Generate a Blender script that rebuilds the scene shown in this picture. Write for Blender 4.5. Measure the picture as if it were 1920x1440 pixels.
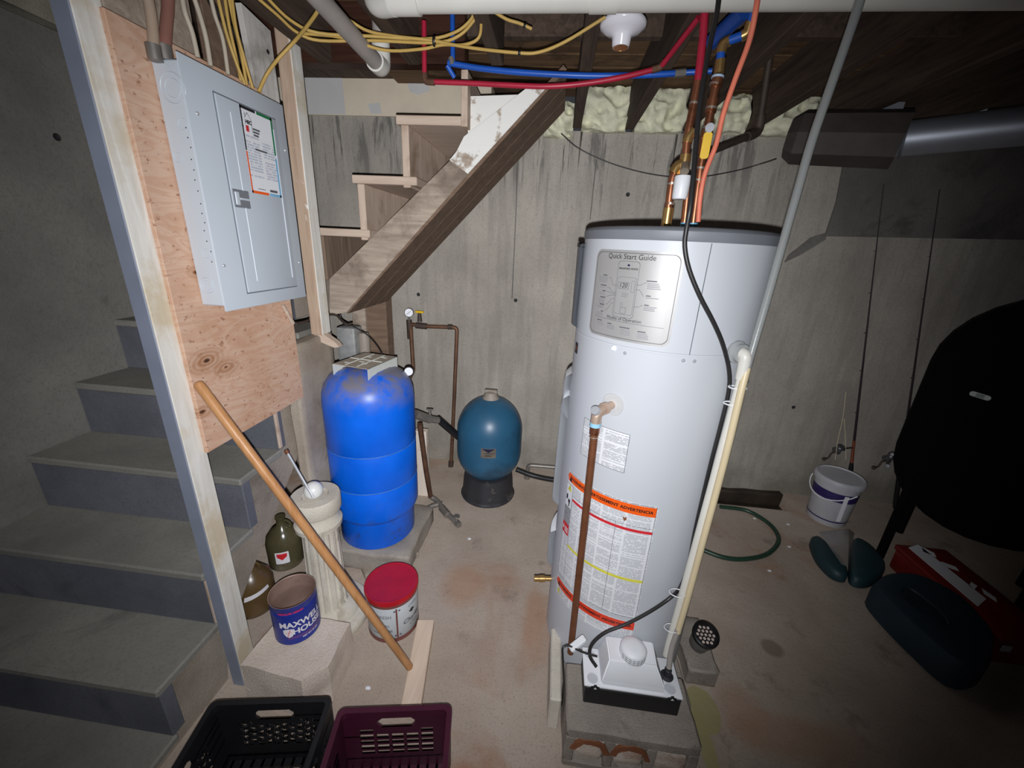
import bpy, bmesh, math, random
from mathutils import Vector, Matrix, noise

random.seed(7)
for o in list(bpy.data.objects):
    bpy.data.objects.remove(o)
SC = bpy.context.scene
COL = SC.collection

# ------------------------------------------------------------------ camera
FPX = 740.0                     # focal length in pixels of the 1920 x 1440 frame
CAM_H = 1.6
_n = Vector((-105.0, 2110.0, FPX)).normalized()
_d = Vector((87.0, -257.0, FPX))
_d = (_d - _n * _d.dot(_n)).normalized()
_Z = -_n
_Y = _d
_X = _Y.cross(_Z)
R3 = Matrix((_X, _Y, _Z))       # camera (right, down, forward) -> world
CAM_POS = Vector((0, 0, CAM_H))
camd = bpy.data.cameras.new('camera')
camd.sensor_fit = 'HORIZONTAL'
camd.sensor_width = 36.0
camd.lens = FPX * 36.0 / 1920.0
camd.clip_start = 0.02
cam = bpy.data.objects.new('camera', camd)
COL.objects.link(cam)
right, down, fwd = R3.col[0].copy(), R3.col[1].copy(), R3.col[2].copy()
up, back = -down, -fwd
cam.matrix_world = Matrix(((right.x, up.x, back.x, 0), (right.y, up.y, back.y, 0),
                           (right.z, up.z, back.z, CAM_H), (0, 0, 0, 1)))
SC.camera = cam

# ------------------------------------------------------------------ world, light, exposure
world = bpy.data.worlds.new('world')
SC.world = world
world.use_nodes = True
wb = world.node_tree.nodes['Background']
wb.inputs[0].default_value = (0.80, 0.86, 1.0, 1)
wb.inputs[1].default_value = 0.04

# the flash of the hand-held phone, just below the lens
fl = bpy.data.lights.new('phone_flash', 'SPOT')
fl.energy = 32.0
fl.spot_size = math.radians(129)
fl.spot_blend = 1.0
fl.shadow_soft_size = 0.006
fl.color = (0.97, 0.99, 1.03)
fl.use_nodes = True
_nt = fl.node_tree
_em = [n for n in _nt.nodes if n.type == 'EMISSION'][0]
_fo = _nt.nodes.new('ShaderNodeLightFalloff')
_fo.inputs['Strength'].default_value = 1.0
_fo.inputs['Smooth'].default_value = 0.0
_ma = _nt.nodes.new('ShaderNodeMath')
_ma.operation = 'MULTIPLY_ADD'
_mb = _nt.nodes.new('ShaderNodeMath')
_mb.operation = 'MULTIPLY'
_mb.inputs[1].default_value = 0.4
_nt.links.new(_fo.outputs['Constant'], _mb.inputs[0])
_nt.links.new(_fo.outputs['Linear'], _ma.inputs[0])
_ma.inputs[1].default_value = 1.68
_nt.links.new(_mb.outputs[0], _ma.inputs[2])
_nt.links.new(_ma.outputs[0], _em.inputs['Strength'])
flash = bpy.data.objects.new('phone_flash', fl)
COL.objects.link(flash)
flash.location = CAM_POS + down * 0.032 - right * 0.006
_aim = (R3 @ Vector((872 - 960, 660 - 720, FPX))).normalized()
flash.rotation_euler = _aim.to_track_quat('-Z', 'Y').to_euler()

SC.view_settings.view_transform = 'Standard'
SC.view_settings.look = 'None'
SC.view_settings.gamma = 1.0
SC.view_settings.use_curve_mapping = False
SC.view_settings.exposure = 0.0


# ------------------------------------------------------------------ helpers: measuring
def at(px, py, x=None, y=None, z=None):
    """world point of a surveyed direction on the plane x, y or z = const"""
    r = R3 @ Vector((px - 960.0, py - 720.0, FPX))
    if y is not None:
        t = y / r.y
    elif x is not None:
        t = x / r.x
    else:
        t = (z - CAM_H) / r.z
    return CAM_POS + r * t


def path(pts):
    """[(px,py,y)...] -> world points"""
    return [at(a, b, y=c) for a, b, c in pts]


# ------------------------------------------------------------------ helpers: objects
WM = {}


def obj(name, bm, m, parent=None, sharp=35, label=None, kind=None, smooth=True):
    bm.verts.ensure_lookup_table()
    xs = [v.co for v in bm.verts]
    lo = Vector((min(v.x for v in xs), min(v.y for v in xs), min(v.z for v in xs)))
    hi = Vector((max(v.x for v in xs), max(v.y for v in xs), max(v.z for v in xs)))
    c = Vector(((lo.x + hi.x) / 2, (lo.y + hi.y) / 2, lo.z))
    bmesh.ops.translate(bm, verts=bm.verts, vec=-c)
    if smooth:
        lim = math.radians(sharp)
        for f in bm.faces:
            f.smooth = True
        for e in bm.edges:
            if len(e.link_faces) == 2:
                if e.calc_face_angle(0) > lim:
                    e.smooth = False
    me = bpy.data.meshes.new(name)
    bm.to_mesh(me)
    bm.free()
    me.materials.append(m)
    o = bpy.data.objects.new(name, me)
    COL.objects.link(o)
    W = Matrix.Translation(c)
    o.location = c
    if parent is not None:
        o.parent = parent
        o.matrix_parent_inverse = WM[parent.name].inverted()
    WM[o.name] = W
    if label:
        o['label'] = label
    if kind:
        o['kind'] = kind
    return o


def copyobj(src, loc, parent):
    """a copy that shares mesh data, moved to a world location"""
    c = src.copy()
    COL.objects.link(c)
    c.location = loc
    c.parent = parent
    if parent is not None:
        c.matrix_parent_inverse = WM[parent.name].inverted()
    WM[c.name] = Matrix.Translation(loc)
    return c


def thing(name, label, cat, loc, group=None):
    o = bpy.data.objects.new(name, None)
    COL.objects.link(o)
    o.empty_display_size = 0.05
    o.location = loc
    WM[o.name] = Matrix.Translation(Vector(loc))
    o['label'] = label
    o['category'] = cat
    if group:
        o['group'] = group
    return o


def tag(o, label, cat, group=None):
    o['label'] = label
    o['category'] = cat
    if group:
        o['group'] = group
    return o


def struct(name, bm, m, **k):
    o = obj(name, bm, m, **k)
    o['kind'] = 'structure'
    return o


# ------------------------------------------------------------------ helpers: shapes
def B():
    return bmesh.new()


def box(bm, x0, x1, y0, y1, z0, z1, bev=0.0, M=None, seg=1):
    b = bmesh.new()
    bmesh.ops.create_cube(b, size=1)
    for v in b.verts:
        v.co = Vector(((x0 + x1) / 2 + v.co.x * (x1 - x0), (y0 + y1) / 2 + v.co.y * (y1 - y0),
                       (z0 + z1) / 2 + v.co.z * (z1 - z0)))
    if bev > 0:
        bmesh.ops.bevel(b, geom=b.edges[:], offset=bev, segments=seg, affect='EDGES', profile=0.5)
    return merge(bm, b, M)


def merge(bm, b, M=None):
    if M is not None:
        b.transform(M)
    mp = {}
    for v in b.verts:
        mp[v] = bm.verts.new(v.co)
    for f in b.faces:
        try:
            bm.faces.new([mp[v] for v in f.verts])
        except ValueError:
            pass
    b.free()
    return bm


def frames(pts):
    T = []
    for i in range(len(pts)):
        a = pts[max(i - 1, 0)]
        c = pts[min(i + 1, len(pts) - 1)]
        T.append((c - a).normalized())
    ref = Vector((0, 0, 1)) if abs(T[0].z) < 0.9 else Vector((1, 0, 0))
    n = (ref - T[0] * ref.dot(T[0])).normalized()
    out = []
    for t in T:
        n = (n - t * n.dot(t)).normalized()
        out.append((n, t.cross(n)))
    return out


def spline(pts, k=5):
    pts = [Vector(p) for p in pts]
    if len(pts) < 3 or k < 2:
        return pts
    P = [pts[0] * 2 - pts[1]] + pts + [pts[-1] * 2 - pts[-2]]
    out = []
    for i in range(1, len(P) - 2):
        p0, p1, p2, p3 = P[i - 1:i + 3]
        for j in range(k):
            t = j / k
            out.append(0.5 * ((2 * p1) + (p2 - p0) * t + (2 * p0 - 5 * p1 + 4 * p2 - p3) * t * t
                              + (3 * p1 - p0 - 3 * p2 + p3) * t ** 3))
    out.append(pts[-1])
    return out


def corner(pts, rad=0.02, k=4):
    """polyline with rounded corners"""
    pts = [Vector(p) for p in pts]
    out = [pts[0]]
    for i in range(1, len(pts) - 1):
        a, b, c = pts[i - 1:i + 2]
        ra = min(rad, (a - b).length * .45, (c - b).length * .45)
        p = b + (a - b).normalized() * ra
        q = b + (c - b).normalized() * ra
        for j in range(k + 1):
            t = j / k
            out.append(p * (1 - t) ** 2 + b * 2 * t * (1 - t) + q * t * t)
    out.append(pts[-1])
    return out


def tube(bm, pts, r, n=10, cap=True):
    pts = [Vector(p) for p in pts]
    F = frames(pts)
    rings = []
    for i, p in enumerate(pts):
        rr = r[i] if isinstance(r, (list, tuple)) else r
        a, b = F[i]
        rings.append([bm.verts.new(p + (a * math.cos(2 * math.pi * j / n) + b * math.sin(2 * math.pi * j / n)) * rr)
                      for j in range(n)])
    for i in range(len(rings) - 1):
        for j in range(n):
            k = (j + 1) % n
            bm.faces.new((rings[i][j], rings[i][k], rings[i + 1][k], rings[i + 1][j]))
    if cap:
        bm.faces.new(rings[0][::-1])
        bm.faces.new(rings[-1])
    return bm


def rod(bm, a, b, r, n=12):
    return tube(bm, [Vector(a), Vector(b)], r, n)


def lathe(bm, prof, c=(0, 0, 0), n=40, M=None, cap=True, flute=None):
    """prof: [(r,z)...]; revolved about z through c"""
    b = bmesh.new()
    rings = []
    for r, z in prof:
        if r < 1e-6:
            rings.append([b.verts.new((0, 0, z))])
        else:
            ring = []
            for j in range(n):
                a = 2 * math.pi * j / n
                rr = r * (flute(a, z) if flute else 1)
                ring.append(b.verts.new((math.cos(a) * rr, math.sin(a) * rr, z)))
            rings.append(ring)
    for i in range(len(rings) - 1):
        p, q = rings[i], rings[i + 1]
        if len(p) == 1 and len(q) == 1:
            continue
        for j in range(n):
            k = (j + 1) % n
            if len(p) == 1:
                b.faces.new((p[0], q[k], q[j]))
            elif len(q) == 1:
                b.faces.new((p[j], p[k], q[0]))
            else:
                b.faces.new((p[j], p[k], q[k], q[j]))
    if cap:
        if len(rings[0]) > 1:
            b.faces.new(rings[0][::-1])
        if len(rings[-1]) > 1:
            b.faces.new(rings[-1])
    MM = Matrix.Translation(Vector(c))
    if M is not None:
        MM = MM @ M
    return merge(bm, b, MM)


def aim(p, d):
    """matrix placing local z along d at p"""
    return Matrix.Translation(Vector(p)) @ Vector(d).to_track_quat('Z', 'Y').to_matrix().to_4x4()


def prism(bm, poly, M, depth):
    """2-D polygon (u,v) extruded along local +z by depth, placed by M"""
    b = bmesh.new()
    lo = [b.verts.new((u, v, 0)) for u, v in poly]
    hi = [b.verts.new((u, v, depth)) for u, v in poly]
    b.faces.new(lo[::-1])
    b.faces.new(hi)
    n = len(poly)
    for i in range(n):
        k = (i + 1) % n
        b.faces.new((lo[i], lo[k], hi[k], hi[i]))
    bmesh.ops.recalc_face_normals(b, faces=b.faces)
    return merge(bm, b, M)


def rrect(w, h, r, k=5):
    out = []
    for cx, cy, a0 in ((w / 2 - r, h / 2 - r, 0), (-w / 2 + r, h / 2 - r, 90), (-w / 2 + r, -h / 2 + r, 180),
                       (w / 2 - r, -h / 2 + r, 270)):
        for j in range(k + 1):
            a = math.radians(a0 + 90 * j / k)
            out.append((cx + math.cos(a) * r, cy + math.sin(a) * r))
    return out


def rough(bm, amt, scale, cuts=3, seed=0, zmin=None):
    """break the straightness of a lump: subdivide, then push along noise"""
    bmesh.ops.subdivide_edges(bm, edges=bm.edges[:], cuts=cuts, use_grid_fill=True)
    for v in bm.verts:
        q = v.co * scale + Vector((seed * 3.1, seed * 1.7, seed))
        d = noise.noise_vector(q) * amt
        nz = v.co.z + d.z
        v.co += d
        if zmin is not None and v.co.z < zmin:
            v.co.z = zmin
    return bm


# flat shapes that get printed on (or wrapped around) something
def flat(polys):
    b = bmesh.new()
    for p in polys:
        b.faces.new([b.verts.new((u, v, 0)) for u, v in p])
    return b


def seg(x0, y0, x1, y1, w):
    d = Vector((x1 - x0, y1 - y0))
    nrm = Vector((-d.y, d.x)).normalized() * w / 2
    return [(x0 - nrm.x, y0 - nrm.y), (x1 - nrm.x, y1 - nrm.y), (x1 + nrm.x, y1 + nrm.y), (x0 + nrm.x, y0 + nrm.y)]


def outline(poly, w):
    """closed outline strips"""
    out = []
    n = len(poly)
    cx = sum(p[0] for p in poly) / n
    cy = sum(p[1] for p in poly) / n
    X = max(abs(p[0] - cx) for p in poly)
    Y = max(abs(p[1] - cy) for p in poly)
    inn = [(cx + (p[0] - cx) * (1 - w / X), cy + (p[1] - cy) * (1 - w / Y)) for p in poly]
    for i in range(n):
        k = (i + 1) % n
        out.append([poly[i], poly[k], inn[k], inn[i]])
    return out


def rect(x0, y0, x1, y1):
    return [(x0, y0), (x1, y0), (x1, y1), (x0, y1)]


def text(body, size, shear=0.0, bold=0.0, align='CENTER', space=1.0):
    cu = bpy.data.curves.new('t', 'FONT')
    cu.body = body
    cu.size = size
    cu.shear = shear
    cu.offset = bold
    cu.align_x = align
    cu.align_y = 'CENTER'
    cu.space_character = space
    cu.resolution_u = 3
    o = bpy.data.objects.new('t', cu)
    COL.objects.link(o)
    dg = bpy.context.evaluated_depsgraph_get()
    ev = o.evaluated_get(dg)
    me = ev.to_mesh()
    b = bmesh.new()
    b.from_mesh(me)
    ev.to_mesh_clear()
    bpy.data.objects.remove(o)
    bpy.data.curves.remove(cu)
    return b


def shift(b, dx, dy, rot=0.0, sx=1.0, sy=1.0):
    b.transform(Matrix.Translation((dx, dy, 0)) @ Matrix.Rotation(rot, 4, 'Z') @ Matrix.Diagonal((sx, sy, 1, 1)))
    return b


def join(*bs):
    out = bs[0]
    for b in bs[1:]:
        merge(out, b)
    return out


def uvflat(b):
    uv = b.loops.layers.uv.verify()
    for f in b.faces:
        for l in f.loops:
            l[uv].uv = (l.vert.co.x, l.vert.co.y)


def wrap(b, C, r, ang, zc, step=0.02):
    """bend a flat shape (u,v) round a vertical cylinder"""
    uvflat(b)
    us = [v.co.x for v in b.verts]
    u = math.floor(min(us) / step) * step + step
    while u < max(us):
        bmesh.ops.bisect_plane(b, geom=b.verts[:] + b.edges[:] + b.faces[:], plane_co=(u, 0, 0), plane_no=(1, 0, 0))
        u += step
    for v in b.verts:
        a = ang + v.co.x / r
        v.co = Vector((C[0] + math.cos(a) * r, C[1] + math.sin(a) * r, zc + v.co.y))
    return b


def place(b, origin, ux, uy, lift=0.0):
    """put a flat shape on a plane"""
    uvflat(b)
    ux, uy, o = Vector(ux), Vector(uy), Vector(origin)
    nz = ux.cross(uy)
    for v in b.verts:
        v.co = o + ux * v.co.x + uy * v.co.y + nz * lift
    return b


# ------------------------------------------------------------------ helpers: materials
def S(r, g, b):
    f = lambda c: (c / 255 / 12.92) if c / 255 <= 0.04045 else ((c / 255 + 0.055) / 1.055) ** 2.4
    return (f(r), f(g), f(b))


class MatB:
    def __init__(s, name):
        s.m = bpy.data.materials.new(name)
        s.m.use_nodes = True
        s.N = s.m.node_tree.nodes
        s.L = s.m.node_tree.links
        s.bsdf = s.N['Principled BSDF']
        s.tc = s.N.new('ShaderNodeTexCoord')
        s.geo = None

    def node(s, t, **k):
        n = s.N.new(t)
        for a, v in k.items():
            setattr(n, a, v)
        return n

    def world(s):
        if s.geo is None:
            s.geo = s.node('ShaderNodeNewGeometry')
        return s.geo.outputs['Position']

    def coord(s, scale=(1, 1, 1), src=None, loc=(0, 0, 0), rot=(0, 0, 0)):
        mp = s.node('ShaderNodeMapping')
        mp.inputs['Scale'].default_value = scale
        mp.inputs['Location'].default_value = loc
        mp.inputs['Rotation'].default_value = rot
        s.L.new(src or s.tc.outputs['Object'], mp.inputs['Vector'])
        return mp.outputs[0]

    def noise(s, scale, detail=4, rough=.55, vec=None, dist=0.0):
        n = s.node('ShaderNodeTexNoise')
        n.inputs['Scale'].default_value = scale
        n.inputs['Detail'].default_value = detail
        n.inputs['Roughness'].default_value = rough
        n.inputs['Distortion'].default_value = dist
        s.L.new(vec or s.tc.outputs['Object'], n.inputs['Vector'])
        return n.outputs['Fac']

    def ramp(s, fac, stops):
        r = s.node('ShaderNodeValToRGB')
        e = r.color_ramp.elements
        while len(e) < len(stops):
            e.new(0.5)
        for i, (p, c) in enumerate(stops):
            e[i].position = p
            e[i].color = (c, c, c, 1) if isinstance(c, (int, float)) else (*c[:3], 1)
        s.L.new(fac, r.inputs[0])
        return r.outputs[0]

    def mix(s, fac, a, b, mode='MIX'):
        n = s.node('ShaderNodeMix', data_type='RGBA', blend_type=mode)
        for i, v in ((0, fac), (6, a), (7, b)):
            if isinstance(v, (int, float)):
                n.inputs[i].default_value = v
            elif isinstance(v, tuple):
                n.inputs[i].default_value = (*v[:3], 1)
            else:
                s.L.new(v, n.inputs[i])
        return n.outputs[2]

    def math(s, op, a, b=0.0, c=0.0, clamp=False):
        n = s.node('ShaderNodeMath', operation=op, use_clamp=clamp)
        for i, v in enumerate((a, b, c)):
            if isinstance(v, (int, float)):
                n.inputs[i].default_value = v
            else:
                s.L.new(v, n.inputs[i])
        return n.outputs[0]

    def sep(s, v):
        n = s.node('ShaderNodeSeparateXYZ')
        s.L.new(v, n.inputs[0])
        return n.outputs

    def comb(s, x, y, z):
        n = s.node('ShaderNodeCombineXYZ')
        for i, v in enumerate((x, y, z)):
            if isinstance(v, (int, float)):
                n.inputs[i].default_value = v
            else:
                s.L.new(v, n.inputs[i])
        return n.outputs[0]

    def bump(s, h, strength=.3, dist=.004):
        n = s.node('ShaderNodeBump')
        n.inputs['Strength'].default_value = strength
        n.inputs['Distance'].default_value = dist
        s.L.new(h, n.inputs['Height'])
        s.L.new(n.outputs[0], s.bsdf.inputs['Normal'])

    def done(s, col, rough=.6, metal=0.0, spec=.5):
        for k, v in (('Base Color', col), ('Roughness', rough), ('Metallic', metal), ('Specular IOR Level', spec)):
            i = s.bsdf.inputs[k]
            if isinstance(v, tuple):
                i.default_value = (*v[:3], 1)
            elif isinstance(v, (int, float)):
                i.default_value = v
            else:
                s.L.new(v, i)
        return s.m


def plain(name, col, rough=.5, metal=0.0, var=.12, vs=14.0, bump=0.0, bs=80.0, spec=.5, dirt=None, dthr=.55):
    m = MatB(name)
    f = m.noise(vs, 5)
    a = tuple(c * (1 - var) for c in col)
    b = tuple(min(1, c * (1 + var)) for c in col)
    c = m.mix(m.ramp(f, [(.3, 0.0), (.7, 1.0)]), a, b)
    if dirt:
        d = m.noise(vs * .6, 8, .65)
        c = m.mix(m.ramp(d, [(dthr, 0.0), (dthr + .12, 1.0)]), c, dirt)
    if bump:
        m.bump(m.noise(bs, 6, .6), bump)
    return m.done(c, rough, metal, spec)


def concrete(name, c1, c2, pit=S(70, 64, 58), rough=.85, scale=3.0, bump=.5, dark=None, darkthr=.6, spec=.3):
    m = MatB(name)
    w = m.world()
    f = m.noise(scale, 9, .6, w)
    c = m.mix(m.ramp(f, [(.32, 0.0), (.68, 1.0)]), c1, c2)
    fine = m.noise(scale * 36, 5, .75, w)
    c = m.mix(m.ramp(fine, [(.3, .6), (.5, 0.0)]), c, tuple((a + b) / 2 * .62 for a, b in zip(c1, c2)))
    g = m.noise(scale * 60, 3, .6, w)
    c = m.mix(m.ramp(g, [(.66, 0.0), (.74, .6)]), c, pit)
    if dark:
        d = m.noise(scale * .7, 8, .65, w, .6)
        c = m.mix(m.ramp(d, [(darkthr, 0.0), (darkthr + .1, .8)]), c, dark)
    m.bump(m.noise(scale * 26, 9, .7, w), bump, .006)
    return m.done(c, rough, 0, spec)


def wood(name, c1, c2, axis='X', rough=.7, scale=1.0, dark=None, bump=.3, paint=None, pthr=.5, pscale=3.0):
    m = MatB(name)
    s = {'X': (1.2, 14, 14), 'Y': (14, 1.2, 14), 'Z': (14, 14, 1.2)}[axis]
    w = m.world()
    v = m.coord(tuple(a * scale for a in s), w)
    f = m.noise(2.2, 8, .62, v, 1.2)
    c = m.mix(m.ramp(f, [(.3, 0.0), (.7, 1.0)]), c1, c2)
    if dark:
        d = m.noise(4 * scale, 7, .65, w)
        c = m.mix(m.ramp(d, [(.52, 0.0), (.66, .85)]), c, dark)
    if paint:
        d = m.noise(pscale, 8, .68, w)
        c = m.mix(m.ramp(d, [(pthr, 0.0), (pthr + .05, 1.0)]), c, paint)
    m.bump(f, bump, .003)
    return m.done(c, rough, 0, .3)


# ------------------------------------------------------------------ materials
def wall_material():
    m = MatB('old poured concrete wall')
    w = m.world()
    f = m.noise(1.6, 9, .62, w)
    c = m.mix(m.ramp(f, [(.3, 0.0), (.7, 1.0)]), S(144, 137, 128), S(174, 167, 156))
    vs = m.coord((5, 5, .5), w)
    c = m.mix(m.ramp(m.noise(2.6, 7, .62, vs), [(.40, .32), (.54, 0.0)]), c, S(118, 113, 105))
    fine = m.noise(130, 5, .75, w)
    c = m.mix(m.ramp(fine, [(.3, .55), (.48, 0.0)]), c, S(104, 96, 86))
    # damp mottling in the lower corner
    zz = m.sep(w)
    low = m.math('MULTIPLY', m.ramp(m.math('MULTIPLY', zz[2], .4), [(.0, 1.0), (.3, 0.0)]), m.noise(2.1, 8, .6, w))
    c = m.mix(m.ramp(low, [(.3, 0.0), (.52, .55)]), c, S(92, 86, 70))
    # dark runs that start under the sill
    dv = m.coord((5.2, 5.2, .55), w, (3.1, 0, 0))
    runs = m.noise(2.3, 8, .7, dv, .5)
    top = m.ramp(m.math('MULTIPLY', zz[2], .4), [(.70, 0.0), (.82, .7), (.9, 1.0)])
    k = m.math('MULTIPLY', m.ramp(runs, [(.53, 0.0), (.6, 1.0)]), top)
    c = m.mix(m.math('MULTIPLY', k, .85), c, S(92, 90, 87))
    dv2 = m.coord((26, 26, .9), w)
    r2 = m.ramp(m.noise(1.6, 6, .7, dv2, .4), [(.60, 0.0), (.63, 1.0)])
    c = m.mix(m.math('MULTIPLY', r2, m.math('MULTIPLY', top, m.ramp(m.noise(.9, 2, .5, w), [(.4, 0.0), (.55, 1.0)]))), c,
              S(48, 44, 40))
    m.bump(m.noise(45, 9, .7, w), .55, .006)
    return m.done(c, .9, 0, .25)


def floor_material():
    m = MatB('stained basement floor')
    w = m.world()
    f = m.noise(1.9, 9, .6, w)
    c = m.mix(m.ramp(f, [(.3, 0.0), (.7, 1.0)]), S(160, 143, 128), S(188, 174, 160))
    d = m.noise(1.1, 6, .6, m.coord((1, 1, 1), w, (4.3, 2, 0)), .8)
    c = m.mix(m.ramp(d, [(.54, 0.0), (.66, .75)]), c, S(158, 112, 80))      # rusty patches
    d = m.noise(4.6, 9, .7, w)
    c = m.mix(m.ramp(d, [(.58, 0.0), (.7, .6)]), c, S(104, 94, 84))
    g = m.noise(120, 4, .75, w)
    c = m.mix(m.ramp(g, [(.3, .6), (.46, 0.0)]), c, S(110, 96, 84))
    x = m.sep(w)

    def ell(cx, cy, a, b, rot=0.0):
        cr, sr = math.cos(rot), math.sin(rot)
        dx = m.math('SUBTRACT', x[0], cx)
        dy = m.math('SUBTRACT', x[1], cy)
        u = m.math('DIVIDE', m.math('ADD', m.math('MULTIPLY', dx, cr), m.math('MULTIPLY', dy, sr)), a)
        v = m.math('DIVIDE', m.math('SUBTRACT', m.math('MULTIPLY', dy, cr), m.math('MULTIPLY', dx, sr)), b)
        r = m.math('ADD', m.math('MULTIPLY', u, u), m.math('MULTIPLY', v, v))
        return m.math('ADD', r, m.math('MULTIPLY', m.math('SUBTRACT', m.noise(9, 4, .6, w), .5), .5))
    # dried yellowish spill beside the heater blocks, with a tail
    p = at(1318, 1330, z=0)
    t = at(1328, 1400, z=0)
    for cx, cy, a, b in ((p.x, p.y, .062, .085), (t.x - .005, t.y, .026, .13)):
        e = ell(cx, cy, a, b)
        c = m.mix(m.ramp(e, [(.86, .9), (1.0, 0.0)]), c, S(158, 150, 104))
    for px, py, a, b_, k_ in ((868, 1095, .13, .16, .5), (1500, 1385, .30, .10, .4), (1390, 1330, .10, .12, .35), (1000, 1170, .06, .25, .35)):
        e0 = at(px, py, z=0)
        c = m.mix(m.ramp(ell(e0.x, e0.y, a, b_), [(.2, k_), (1.1, 0.0)]), c, S(164, 118, 84))
    # dark damp spot further right
    q = at(1448, 1215, z=0)
    c = m.mix(m.ramp(ell(q.x, q.y, .05, .05), [(.5, .5), (1.0, 0.0)]), c, S(80, 68, 58))
    m.bump(m.noise(38, 9, .7, w), .45, .006)
    return m.done(c, m.ramp(f, [(.3, .62), (.7, .85)]), 0, .35)


def ply_material():
    m = MatB('weathered plywood')
    w = m.world()
    v = m.coord((1, .75, 3.0), w)
    f = m.noise(3.2, 4, .5, v, 1.8)
    wave = m.math('SINE', m.math('MULTIPLY', f, 46))
    c = m.mix(m.ramp(m.math('MULTIPLY_ADD', wave, .5, .5), [(0, 0.0), (1, 1.0)]), S(204, 164, 138), S(212, 178, 154))
    patch = m.noise(3.0, 7, .6, w)
    c = m.mix(m.ramp(patch, [(.52, 0.0), (.7, .6)]), c, S(180, 130, 92))
    sp = m.noise(48, 4, .62, m.coord((1, 1, 1.5), w))
    c = m.mix(m.ramp(sp, [(.60, 0.0), (.68, .8)]), c, S(146, 96, 70))
    # knots
    x = m.sep(w)
    for (px, py, rr) in ((388, 677, .03), (424, 688, .022), (380, 772, .014), (368, 510, .012)):
        k = at(px, py, x=-1.015)
        dy = m.math('SUBTRACT', x[1], k.y)
        dz = m.math('MULTIPLY', m.math('SUBTRACT', x[2], k.z), 1.9)
        r = m.math('SQRT', m.math('ADD', m.math('MULTIPLY', dy, dy), m.math('MULTIPLY', dz, dz)))
        r = m.math('ADD', r, m.math('MULTIPLY', m.math('SUBTRACT', f, .5), .06))
        ring = m.math('MULTIPLY_ADD', m.math('SINE', m.math('MULTIPLY', r, 300)), .5, .5)
        near = m.ramp(m.math('DIVIDE', r, rr * 3.2), [(.2, 1.0), (1.0, 0.0)])
        c = m.mix(m.math('MULTIPLY', near, m.math('MULTIPLY_ADD', ring, .5, .3)), c, S(150, 96, 52))
        c = m.mix(m.ramp(m.math('DIVIDE', r, rr), [(.25, .9), (.5, 0.0)]), c, S(60, 34, 20))
    m.bump(f, .15, .002)
    return m.done(c, .75, 0, .25)


def fineprint(name, pitch=.0042, paper=S(232, 233, 236), ink=S(120, 122, 132), colw=.055, gap=.10):
    m = MatB(name)
    uv = m.sep(m.tc.outputs['UV'])
    row = m.math('FLOOR', m.math('DIVIDE', uv[1], pitch))
    fr = m.math('FRACT', m.math('DIVIDE', uv[1], pitch))
    ln = m.math('LESS_THAN', fr, .62)
    wn = m.node('ShaderNodeTexWhiteNoise', noise_dimensions='2D')
    m.L.new(m.comb(m.math('FLOOR', m.math('DIVIDE', uv[0], .0035)), row, 0), wn.inputs['Vector'])
    word = m.math('GREATER_THAN', wn.outputs['Value'], .16)
    wn2 = m.node('ShaderNodeTexWhiteNoise', noise_dimensions='2D')
    m.L.new(m.comb(m.math('FLOOR', m.math('DIVIDE', uv[0], colw)), row, 0), wn2.inputs['Vector'])
    para = m.math('GREATER_THAN', wn2.outputs['Value'], .14)
    cf = m.math('FRACT', m.math('DIVIDE', uv[0], colw))
    colm = m.math('MULTIPLY', m.math('GREATER_THAN', cf, gap), m.math('LESS_THAN', cf, 1 - gap * .4))
    k = m.math('MULTIPLY', m.math('MULTIPLY', ln, word), m.math('MULTIPLY', para, colm))
    return m.done(m.mix(m.math('MULTIPLY', k, .62), paper, ink), .45, 0, .4)


def dusty_blue():
    m = MatB('dusty blue enamel')
    w = m.world()
    c = m.mix(m.ramp(m.noise(5, 6, .6, w), [(.3, 0.0), (.7, 1.0)]), S(0, 96, 222), S(4, 112, 246))
    x = m.sep(w)
    h = m.ramp(m.math('SUBTRACT', x[2], .06), [(.80, 0.0), (.93, 1.0)])
    d = m.math('MULTIPLY', h, m.ramp(m.noise(9, 9, .66, w, .4), [(.36, 0.0), (.56, .9)]))
    c = m.mix(d, c, S(128, 122, 116))
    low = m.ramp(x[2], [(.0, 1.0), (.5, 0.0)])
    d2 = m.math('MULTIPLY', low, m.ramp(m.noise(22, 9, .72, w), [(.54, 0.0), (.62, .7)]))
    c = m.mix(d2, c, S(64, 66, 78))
    d3 = m.ramp(m.noise(2.6, 9, .72, m.coord((1, 1, 2.2), w, (.5, .3, .1))), [(.66, 0.0), (.7, .7)])
    c = m.mix(d3, c, S(110, 116, 140))
    return m.done(c, .38, 0, .5)


M = {}
M['wall'] = wall_material()
M['floor'] = floor_material()
M['ply'] = ply_material()
M['wall_left'] = concrete('grey stair wall render', S(104, 101, 96), S(128, 125, 118), scale=2.2, dark=S(84, 80, 75), darkthr=.6)
M['wall_dark'] = concrete('darker upper pour', S(92, 89, 85), S(118, 114, 108), scale=2.4, dark=S(66, 64, 62), darkthr=.55)
M['trench'] = concrete('wet trench mud', S(40, 34, 28), S(66, 56, 46), scale=6, rough=.5)
M['drywall'] = plain('unpainted drywall', S(196, 184, 164), .9, var=.08, vs=5)
M['drywall_dk'] = plain('drywall skim coat', S(182, 180, 178), .9, var=.05, vs=5)
M['foam'] = plain('cream spray foam', S(206, 204, 178), .8, var=.14, vs=22, bump=.7, bs=45)
M['joist'] = wood('dark old joist', S(58, 46, 38), S(92, 76, 64), 'Y', .85)
M['subfloor'] = wood('brown subfloor plank', S(84, 62, 44), S(122, 94, 66), 'X', .85, dark=S(52, 40, 30))
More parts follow.
